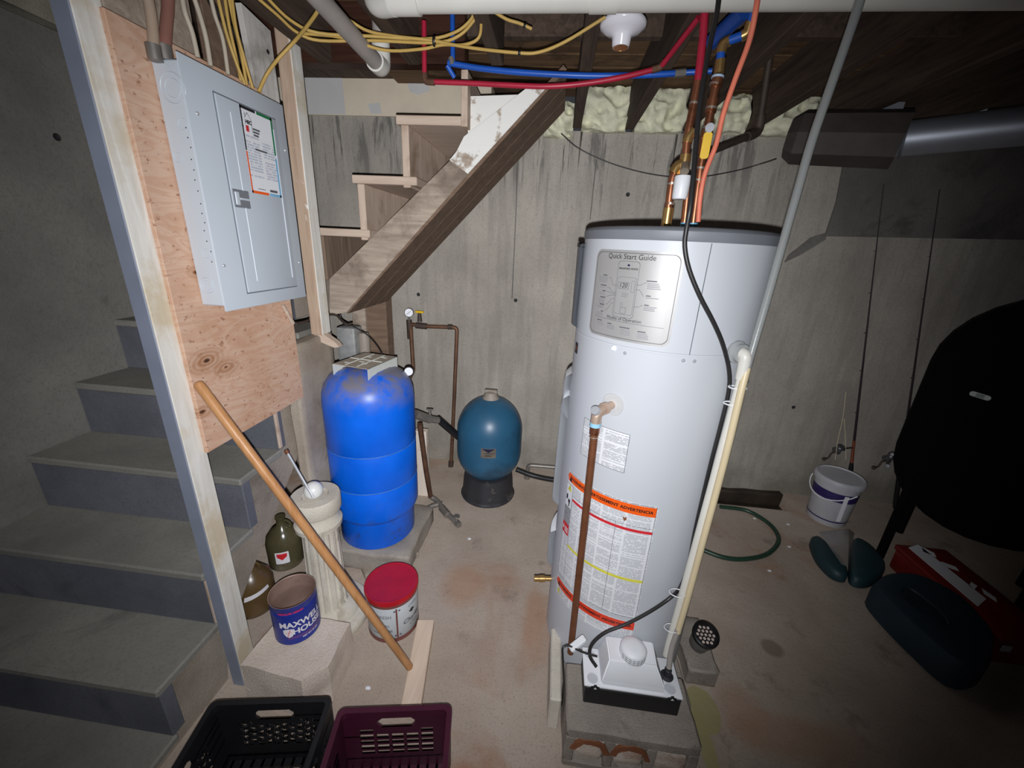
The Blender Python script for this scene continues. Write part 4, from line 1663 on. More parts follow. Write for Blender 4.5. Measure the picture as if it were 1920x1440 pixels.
for (px, py, y) in ((1386, 727, 1.045), (1376, 757, 1.043), (1272, 1112, 1.005), (1262, 1178, 1.0)):
    b = B()
    a = at(px, py, y=y)
    lathe(b, [(.0165, -.002), (.0178, 0), (.0165, .002)], n=18, cap=False, M=Matrix.Translation(a + Vector((-.004, 0, 0))) @ Matrix.Diagonal((1.4, 1.0, 1, 1)))
    tag(obj('zip_tie', b, M['white_pl']), ('white zip tie, %s of four round the heater pipe and tube' % {1386: 'topmost', 1376: 'second', 1272: 'third', 1262: 'lowest'}[px]), 'zip tie', 'zip ties on the heater pipes')


# ray helper for cords that lie on the heater
def onheater(px, py, r):
    d = R3 @ Vector((px - 960.0, py - 720.0, FPX))
    A = d.x ** 2 + d.y ** 2
    Bq = -2 * (d.x * HC[0] + d.y * HC[1])
    Cq = HC[0] ** 2 + HC[1] ** 2 - r * r
    D = max(Bq * Bq - 4 * A * Cq, 0)
    t = (-Bq - math.sqrt(D)) / (2 * A)
    return CAM_POS + d * t


pts = path([(1350, -40, 1.15), (1345, 20, 1.14), (1330, 90, 1.13), (1313, 190, 1.10), (1305, 270, 1.07), (1300, 330, 1.045), (1294, 390, 1.03)])
pts += [onheater(px, py, HR + .012) for px, py in ((1287, 430), (1284, 462), (1292, 505), (1312, 555), (1338, 605), (1356, 648), (1367, 695), (1366, 735), (1352, 795), (1335, 860), (1318, 930), (1302, 1000), (1290, 1062), (1276, 1100))]
pts += path([(1258, 1120, 1.03), (1220, 1146, 1.02), (1175, 1170, 1.01), (1135, 1186, 1.0), (1110, 1208, .985), (1106, 1230, .97), (1118, 1250, .955)])
cable('power_cord', pts, .0058, M['blackcord'], 'black power cord draped down the heater front to the pump', 'cord', k=4)
cable('orange_cord', path([(1424, -30, 1.2), (1417, 20, 1.2), (1404, 80, 1.21), (1378, 150, 1.22), (1356, 215, 1.23), (1343, 270, 1.235), (1322, 325, 1.24), (1313, 370, 1.245), (1309, 416, 1.25)]),
      .0068, M['orangecord'], 'orange extension cord hanging to the top of the heater', 'cord')

# ------------------------------------------------------------------ copper pipework on the heater
YP = 1.36
ht = thing('hot_water_pipe', 'left copper pipe on the heater with a tee and a white cap', 'pipe', at(1252, 412, y=YP))
b = B()
P = lambda px, py, y=YP: at(px, py, y=y)
tube(b, corner([Vector((P(1252, 410).x, YP, HZ1 - .005)), P(1260, 335), P(1270, 312), P(1283, 305)], .03, 5), .0115, 14)
tube(b, [P(1283, 320), P(1288, 262), P(1300, 200), P(1309, 152)], .0115, 14)
tube(b, [Vector((P(1286, 412).x, YP, HZ1 - .005)), P(1291, 345)], .0115, 14)
obj('pipe_run', b, M['copper'], ht)
b = B()
b.free()
for pp, rr in (([Vector((P(1251, 412).x, YP, HZ1 - .004)), P(1254, 390)], .0155), (corner([P(1262, 325), P(1270, 310), P(1284, 306)], .02, 4), .0145),
               ([P(1279, 328), P(1286, 290)], .0155), (corner([P(1288, 268), P(1291, 255), P(1300, 245)], .02, 4), .0145)):
    b = B()
    tube(b, pp, rr, 14)
    obj('pipe_fitting', b, M['brass'], ht)
b = B()
lathe(b, [(0, -.062), (.019, -.062), (.0215, -.056), (.0235, -.004), (.022, 0), (0, 0)], n=22, M=Matrix.Translation(P(1281, 330, YP - .03)))
obj('white_cap', b, M['white_pl'], ht, sharp=50)
b = B()
tube(b, [P(1283, 322, YP - .03), P(1284, 314, YP - .02), P(1285, 308)], .013, 14)
obj('cap_nut', b, M['solder'], ht)
for p0, p1 in (((1260, 346), (1260, 342)), ((1256, 384), (1257, 380)), ((1301, 196), (1302, 192))):
    b = B()
    tube(b, [P(*p0), P(*p1)], .0132, 14)
    obj('solder_ring', b, M['solder'], ht)

ch = thing('cold_water_pipe', 'right copper pipe on the heater with a yellow handled valve', 'pipe', at(1300, 412, y=YP))
b = B()
tube(b, [Vector((P(1302, 412).x, YP, HZ1 - .005)), P(1311, 330), P(1323, 262), P(1335, 195), P(1345, 148)], .0115, 14)
obj('pipe_run', b, M['copper'], ch)
b = B()
b.free()
for q0, q1, rr in (((1318, 290), (1326, 245), .0165), ((1332, 212), (1337, 185), .015), ((1342, 165), (1346, 145), .015), ((1310, 345), (1313, 318), .0148)):
    b = B()
    tube(b, [P(*q0), P(*q1)], rr, 14)
    obj('pipe_fitting', b, M['copper'], ch)
for p0, p1 in (((1313, 318), (1314, 314)), ((1327, 242), (1328, 238)), ((1333, 205), (1334, 201)), ((1340, 160), (1341, 157)), ((1309, 340), (1310, 337))):
    b = B()
    tube(b, [P(*p0), P(*p1)], .0155, 14)
    obj('solder_ring', b, M['solder'], ch)
b = B()
tube(b, [P(1345, 147), P(1346, 143)], .0165, 14)
obj('blue_gasket', b, plain('white blue ring', S(176, 200, 226), .4), ch)
b = B()
for px in (1287, 1301):
    tube(b, [Vector((P(px, 408).x, YP, HZ1 + .012)), Vector((P(px, 408).x, YP, HZ1 + .028))], .0145, 14)
obj('dielectric_ring', b, plain('sky blue ring', S(110, 180, 216), .4), ch)
hv = P(1330, 240, YP - .035)
he = P(1318, 303, YP - .03)
dz = (he - hv)
b = B()
Mh = Matrix.Translation(hv.lerp(he, .52)) @ Vector(dz).to_track_quat('Y', 'Z').to_matrix().to_4x4()
prism(b, rrect(.023, dz.length * .80, .008), Mh @ Matrix.Translation((0, 0, -.003)), .006)
lv = obj('valve_lever', b, M['yellowhandle'], ch)
b = B()
tube(b, [P(1326, 248), P(1329, 243, YP - .02), hv + Vector((0, -.004, 0))], [.010, .010, .012], 14)
obj('valve_stem', b, M['screw'], lv)

# ------------------------------------------------------------------ blue pressure tank
TC, TR = (-.851, 1.70), .211
b = B()
box(b, -1.045, -.615, 1.50, 1.93, 0, .115, .01)
rough(b, .014, 8, cuts=6, seed=2, zmin=0)
tag(obj('paver_slab', b, M['block'], sharp=50), 'concrete paver that carries the blue pressure tank', 'paver')
b = B()
a = at(735, 1052, z=.03)
box(b, -.14, .14, -.055, .055, 0, .035, .006, Matrix.Translation((a.x - .02, a.y + .02, 0)) @ Matrix.Rotation(.75, 4, 'Z'))
rough(b, .006, 14, cuts=4, seed=4, zmin=0)
tag(obj('flat_stone', b, M['pillar'], sharp=50), 'flat brown stone on the floor before the blue tank', 'stone')
bt = thing('pressure_tank', 'bright blue well pressure tank with dusty shoulders', 'tank', (*TC, .117))
z0 = .117
prof = [(.160, z0), (.184, z0 + .004), (.188, z0 + .012), (.188, z0 + .150), (.192, z0 + .160), (.206, z0 + .172), (.211, z0 + .186), (.211, z0 + .335), (.2085, z0 + .34), (.2085, z0 + .35), (.211, z0 + .356),
        (.211, z0 + .535), (.2095, z0 + .538), (.2095, z0 + .542), (.211, z0 + .545), (.211, z0 + .76), (.208, z0 + .80), (.196, z0 + .84), (.172, z0 + .876), (.13, z0 + .902), (.07, z0 + .916), (0, z0 + .92)]
b = B()
lathe(b, prof, (*TC, 0), 72)
tb_ = obj('tank_body', b, M['blue'], bt, sharp=40)
b = B()
for zz in (z0 + .168, z0 + .348, z0 + .54):
    rr = .199 if zz < .3 else .2112
    lathe(b, [(rr, zz - .002), (rr + .0012, zz), (rr, zz + .002)], (*TC, 0), 72, cap=False)
obj('weld_line', b, plain('scuffed seam', S(70, 120, 190), .6, var=.3, vs=30), tb_)
# pump bracket on top
c4 = [at(618, 683, z=1.085), at(692, 688, z=1.085), at(749, 668, z=1.085), at(683, 664, z=1.085)]
BZ = 1.062
bk = at(684, 676, z=BZ)
ux = (c4[1] - c4[0])
ang = math.atan2(ux.y, ux.x)
cen = Vector((TC[0] + .005, TC[1] - .02, 0))
MBk = Matrix.Translation((-.853, 1.70, 0)) @ Matrix.Rotation(-.2, 4, 'Z')
L2, W2 = .112, .094
b = B()
box(b, -W2, W2, -L2, L2, BZ - .003, BZ, 0, MBk)
br = obj('bracket_deck', b, M['brackettop'], bt)
b = B()
for v_ in (-W2 * .33, W2 * .33):
    box(b, v_ - .002, v_ + .002, -L2 + .01, L2 - .01, BZ, BZ + .003, 0, MBk)
box(b, -W2 + .008, W2 - .008, -.002, .002, BZ, BZ + .003, 0, MBk)
for (u_, v_) in ((-.05, -.07), (.03, -.05), (-.02, .05), (.05, .07), (.0, -.03)):
    box(b, u_ - .012, u_ + .012, v_ - .004, v_ + .004, BZ, BZ + .002, 0, MBk)
obj('deck_ribs', b, M['bracket'], br)
for s_ in (-1, 1):
    b = B()
    H_ = .085
    pol = [(-L2, 0), (L2, 0), (L2, -H_), (L2 - .018, -H_), (L2 - .06, -.035), (-L2 + .06, -.035), (-L2 + .018, -H_), (-L2, -H_)]
    prism(b, pol, MBk @ Matrix(((0, 0, s_ * 1.0, s_ * (W2 - .003)), (1, 0, 0, 0), (0, 1, 0, BZ), (0, 0, 0, 1))), .003)
    bmesh.ops.recalc_face_normals(b, faces=b.faces)
    obj('bracket_side', b, M['bracket'], bt)
b = B()
g = at(766, 696, y=1.80)
tube(b, [g + Vector((-.06, 0, .005)), g + Vector((-.02, 0, 0))], .005, 10)
lathe(b, [(0, -.012), (.022, -.012), (.024, -.008), (.024, .010), (.021, .012)], n=24, cap=False, M=aim(g, (.45, -1, .1)))
gg = obj('side_gauge', b, M['black'], bt)
b = B()
lathe(b, [(0, .009), (.0205, .009)], n=24, cap=False, M=aim(g, (.45, -1, .1)))
obj('gauge_dial', b, M['paper'], gg)

# pressure switch box on the pillar side
ps = thing('pressure_switch', 'old grey pressure switch box above the blue tank', 'switch box', at(655, 668, y=1.98))
a, c = at(632, 612, y=1.95), at(672, 672, y=1.95)
b = B()
box(b, a.x, c.x, 1.93, 2.02, c.z - .04, a.z, .012, seg=2)
obj('switch_cover', b, plain('worn grey cover', S(150, 150, 148), .55, .2, var=.2, vs=25, dirt=S(110, 100, 90)), ps)
b = B()
lathe(b, [(.024, -.05), (.028, -.03), (.03, .05), (.024, .07), (0, .075)], n=18, M=Matrix.Translation(((c.x + .02), 1.99, (a.z + c.z) / 2 - .02)))
obj('bladder', b, M['greycap'], ps)
b = B()
rod(b, (c.x + .005, 1.975, .3), (c.x + .005, 1.975, c.z + .03), .010)
obj('riser_nipple', b, M['galv'], ps)
cable('switch_wire', path([(555, 607, 1.55), (575, 602, 1.65), (600, 592, 1.74), (628, 590, 1.85), (640, 600, 1.92), (648, 608, 1.95), (660, 606, 1.95)]), .006, M['iron'],
      'flexible dark wire from the plywood to the pressure switch', 'wire')
cable('loop_wire', path([(665, 545, 1.95), (645, 562, 1.95), (637, 580, 1.95), (640, 598, 1.95), (652, 607, 1.94)]), .0035, M['blackcord'],
      'thin wire rising from the pressure switch to the stringer', 'wire')
cable('tank_wire', path([(662, 612, 1.93), (685, 625, 1.92), (703, 643, 1.9), (716, 664, 1.86), (722, 690, 1.84)]), .003, M['blackcord'],
      'thin dark wire from the pressure switch down behind the bracket', 'wire')
b = B()
p0, p1 = at(530, 572, x=-1.0), at(549, 606, x=-1.005)
tube(b, [p0, p1], [.006, .008], 8)
tag(obj('wood_sliver', b, M['newwood']), 'pale wood sliver sticking out below the panel', 'wood sliver')

# float ball and its rod on the pedestal
PC = (-.878, 1.241)
pd = thing('pedestal', 'fluted cement garden pedestal with a round top', 'pedestal', (*PC, 0))
b = B()
lathe(b, [(.16, 0), (.163, .006), (.163, .035), (.158, .042), (.125, .048), (.122, .06), (.108, .075), (.085, .085), (.078, .09)], (*PC, 0), 48)
obj('plinth', b, M['cement'], pd, sharp=40)
b = B()
NF = 14
lathe(b, [(.079, .088), (.074, .10), (.072, .3), (.068, .475), (.073, .488)], (*PC, 0), 168, cap=False,
      flute=lambda a, z: 1 - (.10 * max(0, math.cos(a * NF)) ** .6 if .095 < z < .48 else 0))
obj('fluted_shaft', b, M['cement'], pd, sharp=60)
b = B()
lathe(b, [(.07, .485), (.088, .495), (.09, .515), (.072, .53), (.066, .548), (.07, .56), (.088, .566), (.092, .575), (.092, .628), (.089, .634), (.05, .634), (.045, .625), (0, .625)], (*PC, 0), 56)
obj('capital', b, M['cement'], pd, sharp=40)
fb = thing('float_ball', 'white plastic float ball with a thin metal arm on the pedestal', 'float ball', (PC[0], PC[1], .626))
fc = Vector((PC[0] + .004, PC[1] - .012, .626 + .036))
b = B()
bmesh.ops.create_uvsphere(b, u_segments=28, v_segments=18, radius=.0355, matrix=Matrix.Translation(fc))
obj('ball', b, M['float'], fb)
b = B()
r0 = fc + Vector((.020, -.035, -.006))
r1 = at(537, 846, y=r0.y + .05)
tube(b, [r0, r0.lerp(r1, .5), r1], .0048, 10)
obj('arm', b, M['screw'], fb)
b = B()
tube(b, [r1 - (r1 - r0).normalized() * .012, r1 + (r1 - r0).normalized() * .004], .008, 10)
obj('arm_nut', b, M['rustpipe'], fb)

# jugs under the stairs
def jug(cx, cy, r, hgt, m, label, withlabel):
    t = thing('glass_jug', label, 'jug', (cx, cy, 0))
    b = B()
    lathe(b, [(r * .8, 0), (r * .95, .008), (r, .03), (r, hgt * .5), (r * .92, hgt * .62), (r * .6, hgt * .76), (r * .27, hgt * .84), (r * .22, hgt * .95), (r * .28, hgt * .97), (r * .28, hgt), (r * .2, hgt)], (cx, cy, 0), 40)
    obj('jug_body', b, m, t, sharp=50)
    b = B()
    base = math.atan2(-cy, -cx)
    for k in range(1):
        pts = []
        for i in range(9):
            a = math.pi * i / 8
            pts.append(Vector((cx + math.cos(base + .9) * (r * .25 + math.sin(a) * .03), cy + math.sin(base + .9) * (r * .25 + math.sin(a) * .03), hgt * .93 - (1 - math.cos(a)) / 2 * hgt * .16)))
        tube(b, pts, .006, 8)
    obj('jug_handle', b, m, t)
    if withlabel:
        bb = wrap(flat([rrect(.062, .068, .004, 2)]), (cx, cy), r + .001, base - .25, hgt * .33)
        l_ = obj('paper_label', bb, M['canwhite'], t)
        bb = wrap(flat([[(-.024, .026), (.024, .026), (.022, .006), (0, -.012), (-.022, .006)]]), (cx, cy), r + .0016, base - .25, hgt * .33)
        obj('red_shield', bb, M['redprint'], l_)
    else:
        bb = wrap(flat([[(-.05, -.02), (.055, .0), (.05, .018), (-.045, .004)]]), (cx, cy), r + .001, base + .1, hgt * .48)
        obj('torn_label', bb, M['canwhite'], t)


jug(-1.265, 1.50, .082, .28, M['jug2'], 'olive glass jug with a red shield label under the stairs', True)
jug(-1.235, 1.235, .085, .27, M['jug'], 'brown jug with a torn white label behind the post', False)

# concrete chunk and coffee can
b = B()
xs = [(-.985, .865), (-.965, 1.075), (-.69, 1.075), (-.685, .905), (-.745, .845)]
prism(b, xs, Matrix.Identity(4), .185)
bmesh.ops.triangulate(b, faces=b.faces[:])
rough(b, .012, 9, cuts=5, seed=8, zmin=0)
for v in b.verts:
    if v.co.z > .178:
        v.co.z = min(v.co.z, .186)
tag(obj('concrete_chunk', b, M['chunk'], sharp=40), 'broken pale concrete block under the blue coffee can', 'concrete block')
CC, CR, CZ = (-.872, 1.03), .078, .187
CA = math.atan2(-CC[1], -CC[0])
cn = thing('coffee_can', 'empty blue coffee can with white lettering on the concrete block', 'can', (*CC, CZ))
b = B()
pr = [(CR - .004, CZ), (CR, CZ + .003), (CR, CZ + .134)]
for k in range(3):
    pr += [(CR, CZ + .136 + k * .006), (CR - .0012, CZ + .138 + k * .006), (CR, CZ + .140 + k * .006)]
pr += [(CR, CZ + .17), (CR + .001, CZ + .173), (CR + .001, CZ + .176)]
lathe(b, pr, (*CC, 0), 64, cap=False)
cb = obj('can_wall', b, M['canblue'], cn, sharp=50)
b = B()
lathe(b, [(CR + .001, CZ + .176), (CR + .0005, CZ + .178), (CR - .002, CZ + .176), (CR - .0025, CZ + .13), (CR - .0035, CZ + .125), (CR - .0025, CZ + .12), (CR - .0035, CZ + .095), (CR - .0025, CZ + .09),
          (CR - .0035, CZ + .06), (CR - .0025, CZ + .055), (CR - .003, CZ + .004), (.05, CZ + .006), (.048, CZ + .003), (0, CZ + .003)], (*CC, 0), 64, cap=False)
obj('can_inside', b, M['caninside'], cn, sharp=30)


def cw(b, da, z, lift=.0008):
    return wrap(b, CC, CR + lift, CA + da, CZ + z, .008)


for b in (shift(text('MAXWELL', .034, bold=.0011, space=.98), .006, .012), shift(text('HOUSE', .034, bold=.0011, space=.98), .024, -.021),
          shift(text('NET WT 39 OZ', .0085, bold=.0003), .028, -.058)):
    obj('lettering', cw(b, .12, .083), M['canwhite'], cb)
obj('grind_lettering', cw(text('REGULAR GRIND', .011, bold=.0006), -.22, .150), M['canred'], cb)
obj('purple_band', cw(flat([rect(-.055, -.006, .075, .006)]), .18, .036, .0005), M['canpurple'], cb)
b = flat([[(-.019, .014), (-.010, .019), (.010, .019), (.019, .014), (.018, -.002), (.010, -.016), (0, -.021), (-.010, -.016), (-.018, -.002)]])
obj('drop_emblem', cw(b, -.42, .060, .001), M['canwhite'], cb)
obj('drop_stripe', cw(flat([seg(.006, .016, -.006, -.016, .0022), seg(-.012, .0, .01, .004, .0014)]), -.42, .060, .0014), M['canred'], cb)

# snack tin with red lid
NC, NR = (-.593, 1.254), .107
NA = math.atan2(-NC[1], -NC[0])
tn = thing('snack_tin', 'white lithographed snack tin with a red lid on the floor', 'tin', (*NC, 0))
b = B()
lathe(b, [(NR - .003, 0), (NR, .003), (NR, .207), (0, .207)], (*NC, 0), 72)
tw = obj('tin_wall', b, M['tinwhite'], tn, sharp=50)
b = B()
lathe(b, [(NR + .0006, .002), (NR + .0006, .024)], (*NC, 0), 72, cap=False)
obj('lower_band', b, M['tinbrown'], tw)
b = B()
lathe(b, [(NR + .0006, .186), (NR + .0006, .206)], (*NC, 0), 72, cap=False)
obj('upper_band', b, M['tinbrown'], tw)
b = B()
lathe(b, [(NR + .002, .203), (NR + .0045, .203), (NR + .0045, .219), (NR + .003, .223), (NR - .003, .2245), (NR - .006, .2225), (NR - .012, .2215), (0, .2215)], (*NC, 0), 72, cap=False)
obj('tin_lid', b, M['tinred'], tn, sharp=50)


def tw_(b, da, z):
    return wrap(b, NC, NR + .0009, NA + da, z, .01)


obj('divider', tw_(flat([rect(-.0035, -.078, .0035, .078)]), .10, .103), M['tinbrown'], tw)
for b in (shift(text('FRESH', .022, shear=.1), -.052, .038), shift(text('CHIPS', .017), -.054, -.010), shift(text('CRISPIES', .016, bold=.0004), -.05, -.038),
          shift(text('Charles', .030, shear=.35, bold=.0006), .070, -.014), shift(text('Chips', .022, shear=.35), .078, -.040), shift(text('CHIPS', .018), .075, .058)):
    obj('lettering', tw_(b, .10, .103), M['ink'], tw)
b = flat([seg(-.105, -.052, -.045, -.052, .003), rect(-.012, .062, -.004, .07), rect(.008, .062, .016, .07), rect(-.012, -.07, -.004, -.062), rect(.008, -.07, .016, -.062)])
obj('corner_ornaments', tw_(b, .10, .103), M['ink'], tw, kind='stuff')
b = flat([rrect(.016, .02, .006, 3), rrect(.03, .008, .003, 2)])
shift(b, .07, .028)
obj('coach_print', tw_(b, .10, .103), M['inkblack'], tw)

# broom handle and pine board
hb = at(769, 1252, z=.055)
hto = at(369, 716, x=-.998)
b = B()
d = (hto - hb).normalized()
tube(b, [hb, hb + d * .004, hb + d * .5, hto - d * .01, hto - d * .004, hto], [.012, .0138, .0142, .0142, .012, .006], 18)
tag(obj('broom_handle', b, M['handle'], sharp=50), 'long varnished wooden handle leaning from floor to plywood', 'wooden handle')
pts = [at(px, py, z=.04) for px, py in ((783, 1158), (814, 1163), (793, 1322), (748, 1318))]
b = B()
ax = (pts[0] + pts[1]) / 2 - (pts[2] + pts[3]) / 2
an = math.atan2(ax.y, ax.x) - math.pi / 2
c0 = sum(pts, Vector()) / 4
box(b, -.036, .036, -.19, .17, 0, .038, .003, Matrix.Translation((c0.x, c0.y, 0)) @ Matrix.Rotation(an, 4, 'Z'))
tag(obj('pine_board', b, M['pine']), 'short pale pine board lying on the floor under the handle', 'board')

# ------------------------------------------------------------------ crates
def masked_wall(w, hgt, th, hole, cell, M_):
    """a moulded crate wall: runs of solid cells between the openings"""
    b = B()
    nx, nz = int(round(w / cell)), int(round(hgt / cell))
    for j in range(nz):
        z = (j + .5) * cell
        run = None
        for i in range(nx + 1):
            solid = i < nx and not hole(-w / 2 + (i + .5) * cell, z)
            if solid and run is None:
                run = i
            if not solid and run is not None:
                box(b, -w / 2 + run * cell, -w / 2 + i * cell, -th / 2, th / 2, j * cell, (j + 1) * cell)
                run = None
    bmesh.ops.remove_doubles(b, verts=b.verts, dist=.0002)
    b.transform(M_)
    return b


def handhole(x, z):
    return abs(z - .222) < .021 and abs(x) < .056 - max(0, abs(z - .222) - .008)


def hole_black(x, z):
    if handhole(x, z):
        return True
    if not (.085 < z < .200 and abs(x) < .11):
        return False
    if z > .18 and abs(x) < .068:
        return False
    u, v = x * .92 + z * .38, z * .92 - x * .38
    cu, cv = (u / .026) % 1, (v / .024) % 1
    off = int(math.floor(v / .024)) % 2
    cu = (cu + .5 * off) % 1
    return (cv < .52 and cu < .62) or (cu < .26 and cv < .86)


def hole_maroon(x, z):
    if handhole(x, z):
        return True
    if not (.08 < z < .205 and abs(x) < .115):
        return False
    if z > .18 and abs(x) < .068:
        return False
    cu, cv = ((x + .115) / .046) % 1, ((z - .08) / .025) % 1
    return .10 < cu < .90 and cv < .62


def crate(label, m, c, ang, w, hole):
    z0 = 0.0
    t = thing('milk_crate', label, 'crate', (c[0], c[1], 0))
    T = Matrix.Translation((c[0], c[1], 0)) @ Matrix.Rotation(ang, 4, 'Z')
    hgt = .28
    for nm, R_, hl in (('back_wall', 0, hole), ('right_wall', -90, hole), ('front_wall', 180, hole), ('left_wall', 90, hole)):
        Mw = T @ Matrix.Rotation(rad(R_), 4, 'Z') @ Matrix.Translation((0, w / 2 - .008, 0))
        obj(nm, masked_wall(w - .012, hgt - .012, .004, hl, .0045, Mw), m, t)
    b = B()
    rim = rrect(w, w, .02, 4)
    inn = rrect(w - .03, w - .03, .012, 4)
    for i in range(len(rim)):
        k = (i + 1) % len(rim)
        q = []
        for z in (hgt - .022, hgt):
            for p in (rim[i], rim[k], inn[k], inn[i]):
                q.append(b.verts.new((p[0], p[1], z)))
        for f in ((0, 3, 2, 1), (4, 5, 6, 7), (0, 1, 5, 4), (2, 3, 7, 6)):
            b.faces.new([q[i_] for i_ in f])
    bmesh.ops.remove_doubles(b, verts=b.verts, dist=.0003)
    b.transform(T)
    obj('rim', b, m, t, sharp=50)
    b = B()
    n = 11
    for i in range(n):
        u = -w / 2 + .02 + (w - .04) * i / (n - 1)
        box(b, u - .004, u + .004, -w / 2 + .01, w / 2 - .01, .004, .012, 0, T)
        box(b, -w / 2 + .01, w / 2 - .01, u - .004, u + .004, .004, .0115, 0, T)
    box(b, -w / 2 + .01, w / 2 - .01, -w / 2 + .01, -w / 2 + .03, 0, .012, 0, T)
    box(b, -w / 2 + .01, w / 2 - .01, w / 2 - .03, w / 2 - .01, 0, .012, 0, T)
    obj('grid_floor', b, m, t)
    return t


r10 = rad(10)
WC = .345


def crate_center(bl, br, w):
    mid = (bl + br) / 2
    return mid + Vector((math.sin(r10), -math.cos(r10), 0)) * w / 2


c1 = crate_center(at(400, 1305, z=.28), at(625, 1312, z=.28), .352)
crate('black plastic milk crate with a herringbone pattern, left of the maroon one', M['crateblack'], c1, r10, .35, hole_black)
c2 = crate_center(at(632, 1322, z=.28), at(843, 1322, z=.28), .338)
c2.x += .008
crate('maroon plastic milk crate with slotted walls at the bottom edge', M['maroon'], c2, r10, .335, hole_maroon)

# ------------------------------------------------------------------ filter tank and pipes by the wall
GC = (-.345, 2.284)
GA = math.atan2(-GC[1], -GC[0])
gt = thing('filter_tank', 'dark teal egg shaped filter tank on a black base by the wall', 'tank', (*GC, 0))
b = B()
lathe(b, [(.178, 0), (.182, .01), (.172, .02), (.165, .12), (.158, .17), (.14, .175)], (*GC, 0), 56, flute=lambda a, z: 1 - (.03 * (math.sin(a * 9) > .2) if .015 < z < .15 else 0))
obj('tank_base', b, M['blackdirty'], gt, sharp=35)
b = B()
pr = []
R0 = .209
for i in range(13):
    a = rad(-90 + 90 * i / 12)
    pr.append((R0 * math.cos(a), .33 + .20 * math.sin(a)))
for i in range(13):
    a = rad(90 * i / 12)
    pr.append((R0 * math.cos(a), .475 + .225 * math.sin(a)))
lathe(b, pr[1:], (*GC, 0), 72, cap=False)
gb = obj('tank_body', b, M['teal'], gt, sharp=60)
b = B()
lathe(b, [(.055, .688), (.05, .70), (.042, .715), (.036, .732), (.02, .738), (0, .739)], (*GC, 0), 32, cap=False)
box(b, GC[0] - .04, GC[0] + .04, GC[1] - .012, GC[1] + .012, .725, .748, .004)
obj('tank_cap', b, M['greycap'], gt)
b = wrap(flat([rect(-.045, -.032, .045, .032)]), GC, R0 + .001, GA - .02, .415)
gl = obj('name_plate', b, plain('tarnished plate', S(120, 110, 100), .5, .3, var=.2, vs=40), gb)
b = wrap(flat([[(-.041, .029), (.041, .029), (0, .004)]]), GC, R0 + .0016, GA - .02, .415)
obj('plate_emblem', b, plain('navy triangle', S(26, 26, 58), .5), gl)
b = wrap(flat([rect(-.028, -.003, .032, .001), rect(-.02, -.018, .018, -.013)]), GC, R0 + .0017, GA - .02, .415)
obj('plate_lettering', b, M['inkblack'], gl)

YW = 2.56
wp = thing('gauge_pipe', 'tarnished copper pipe loop on the wall with a pressure gauge', 'pipe', at(845, 890, y=YW))
b = B()
A0 = at(775, 700, y=YW)
tube(b, corner([at(766, 712, y=YW - .5), at(775, 695, y=YW - .12), at(770, 612, y=YW)], .03, 4), .0135, 12)
tube(b, corner([at(768, 608, y=YW), at(800, 612, y=YW), at(857, 614, y=YW), at(852, 740, y=YW), at(845, 888, y=YW)], .028, 5), .0135, 12)
obj('pipe_run', b, M['copperdk'], wp)
b = B()
b.free()
for q0, q1, rr in (((767, 600), (769, 635), .019), ((780, 610), (800, 612), .021), ((840, 613), (848, 613), .018), ((846, 865), (844, 888), .02)):
    b = B()
    tube(b, [at(*q0, y=YW), at(*q1, y=YW)], rr, 12)
    obj('pipe_fitting', b, M['iron'], wp)
g = at(767, 586, y=YW - .01)
b = B()
tube(b, [at(767, 604, y=YW), g], .008, 10)
lathe(b, [(0, -.012), (.028, -.012), (.03, -.008), (.03, .012), (.027, .014)], n=28, cap=False, M=aim(g, (.2, -1, .05)))
gg = obj('gauge_case', b, M['galv'], wp)
b = B()
lathe(b, [(0, .011), (.0265, .011)], n=28, cap=False, M=aim(g, (.2, -1, .05)))
gd = obj('gauge_dial', b, M['paper'], gg)
b = B()
prism(b, seg(-.014, -.012, .012, .010, .0025), aim(g + Vector((.2, -1, .05)).normalized() * .0115, (.2, -1, .05)), .0008)
obj('gauge_needle', b, M['inkblack'], gd)
b = B()
v0 = at(787, 603, y=YW)
tube(b, [v0, v0 + Vector((0, 0, .05)), v0 + Vector((0, 0, .06))], [.017, .012, .007], 12)
vv = obj('valve_stem', b, M['iron'], wp)
b = B()
box(b, v0.x - .028, v0.x + .028, v0.y - .012, v0.y + .012, v0.z + .058, v0.z + .072, .004)
obj('yellow_handle', b, M['yellowhandle'], vv)

# plumbing between the two tanks
fp = thing('floor_plumbing', 'galvanised tee with a drain tap on the floor right of the blue tank', 'pipe', at(830, 950, z=0))
b = B()
zf = .03
q = [at(px, py, z=z) for px, py, z in ((772, 966, .03), (812, 948, .04), (830, 944, .04))]
tube(b, q, .016, 12)
q2 = [at(px, py, z=z) for px, py, z in ((806, 930, .06), (820, 940, .045), (838, 962, .04), (856, 980, .03))]
tube(b, spline(q2, 4), .016, 12)
tube(b, [at(828, 952, z=.04), at(840, 966, z=.04)], .022, 12)
obj('pipe_run', b, M['galv'], fp)
b = B()
e0 = at(856, 980, z=.03)
tube(b, [e0, e0 + Vector((.02, -.02, 0))], .019, 12)
tube(b, [e0, e0 + Vector((0, 0, .04))], .006, 8)
lathe(b, [(.018, 0), (.02, .004), (.018, .008)], n=12, M=Matrix.Translation(e0 + Vector((0, 0, .04))))
obj('drain_tap', b, M['galv'], fp)
b = B()
tube(b, spline([at(787, 795, y=1.9), at(793, 840, y=1.93), at(800, 890, y=1.98), at(807, 930, y=2.06)], 4), .0145, 12)
tag(obj('copper_drop', b, M['copperdk']), 'copper pipe dropping behind the right side of the blue tank', 'pipe')
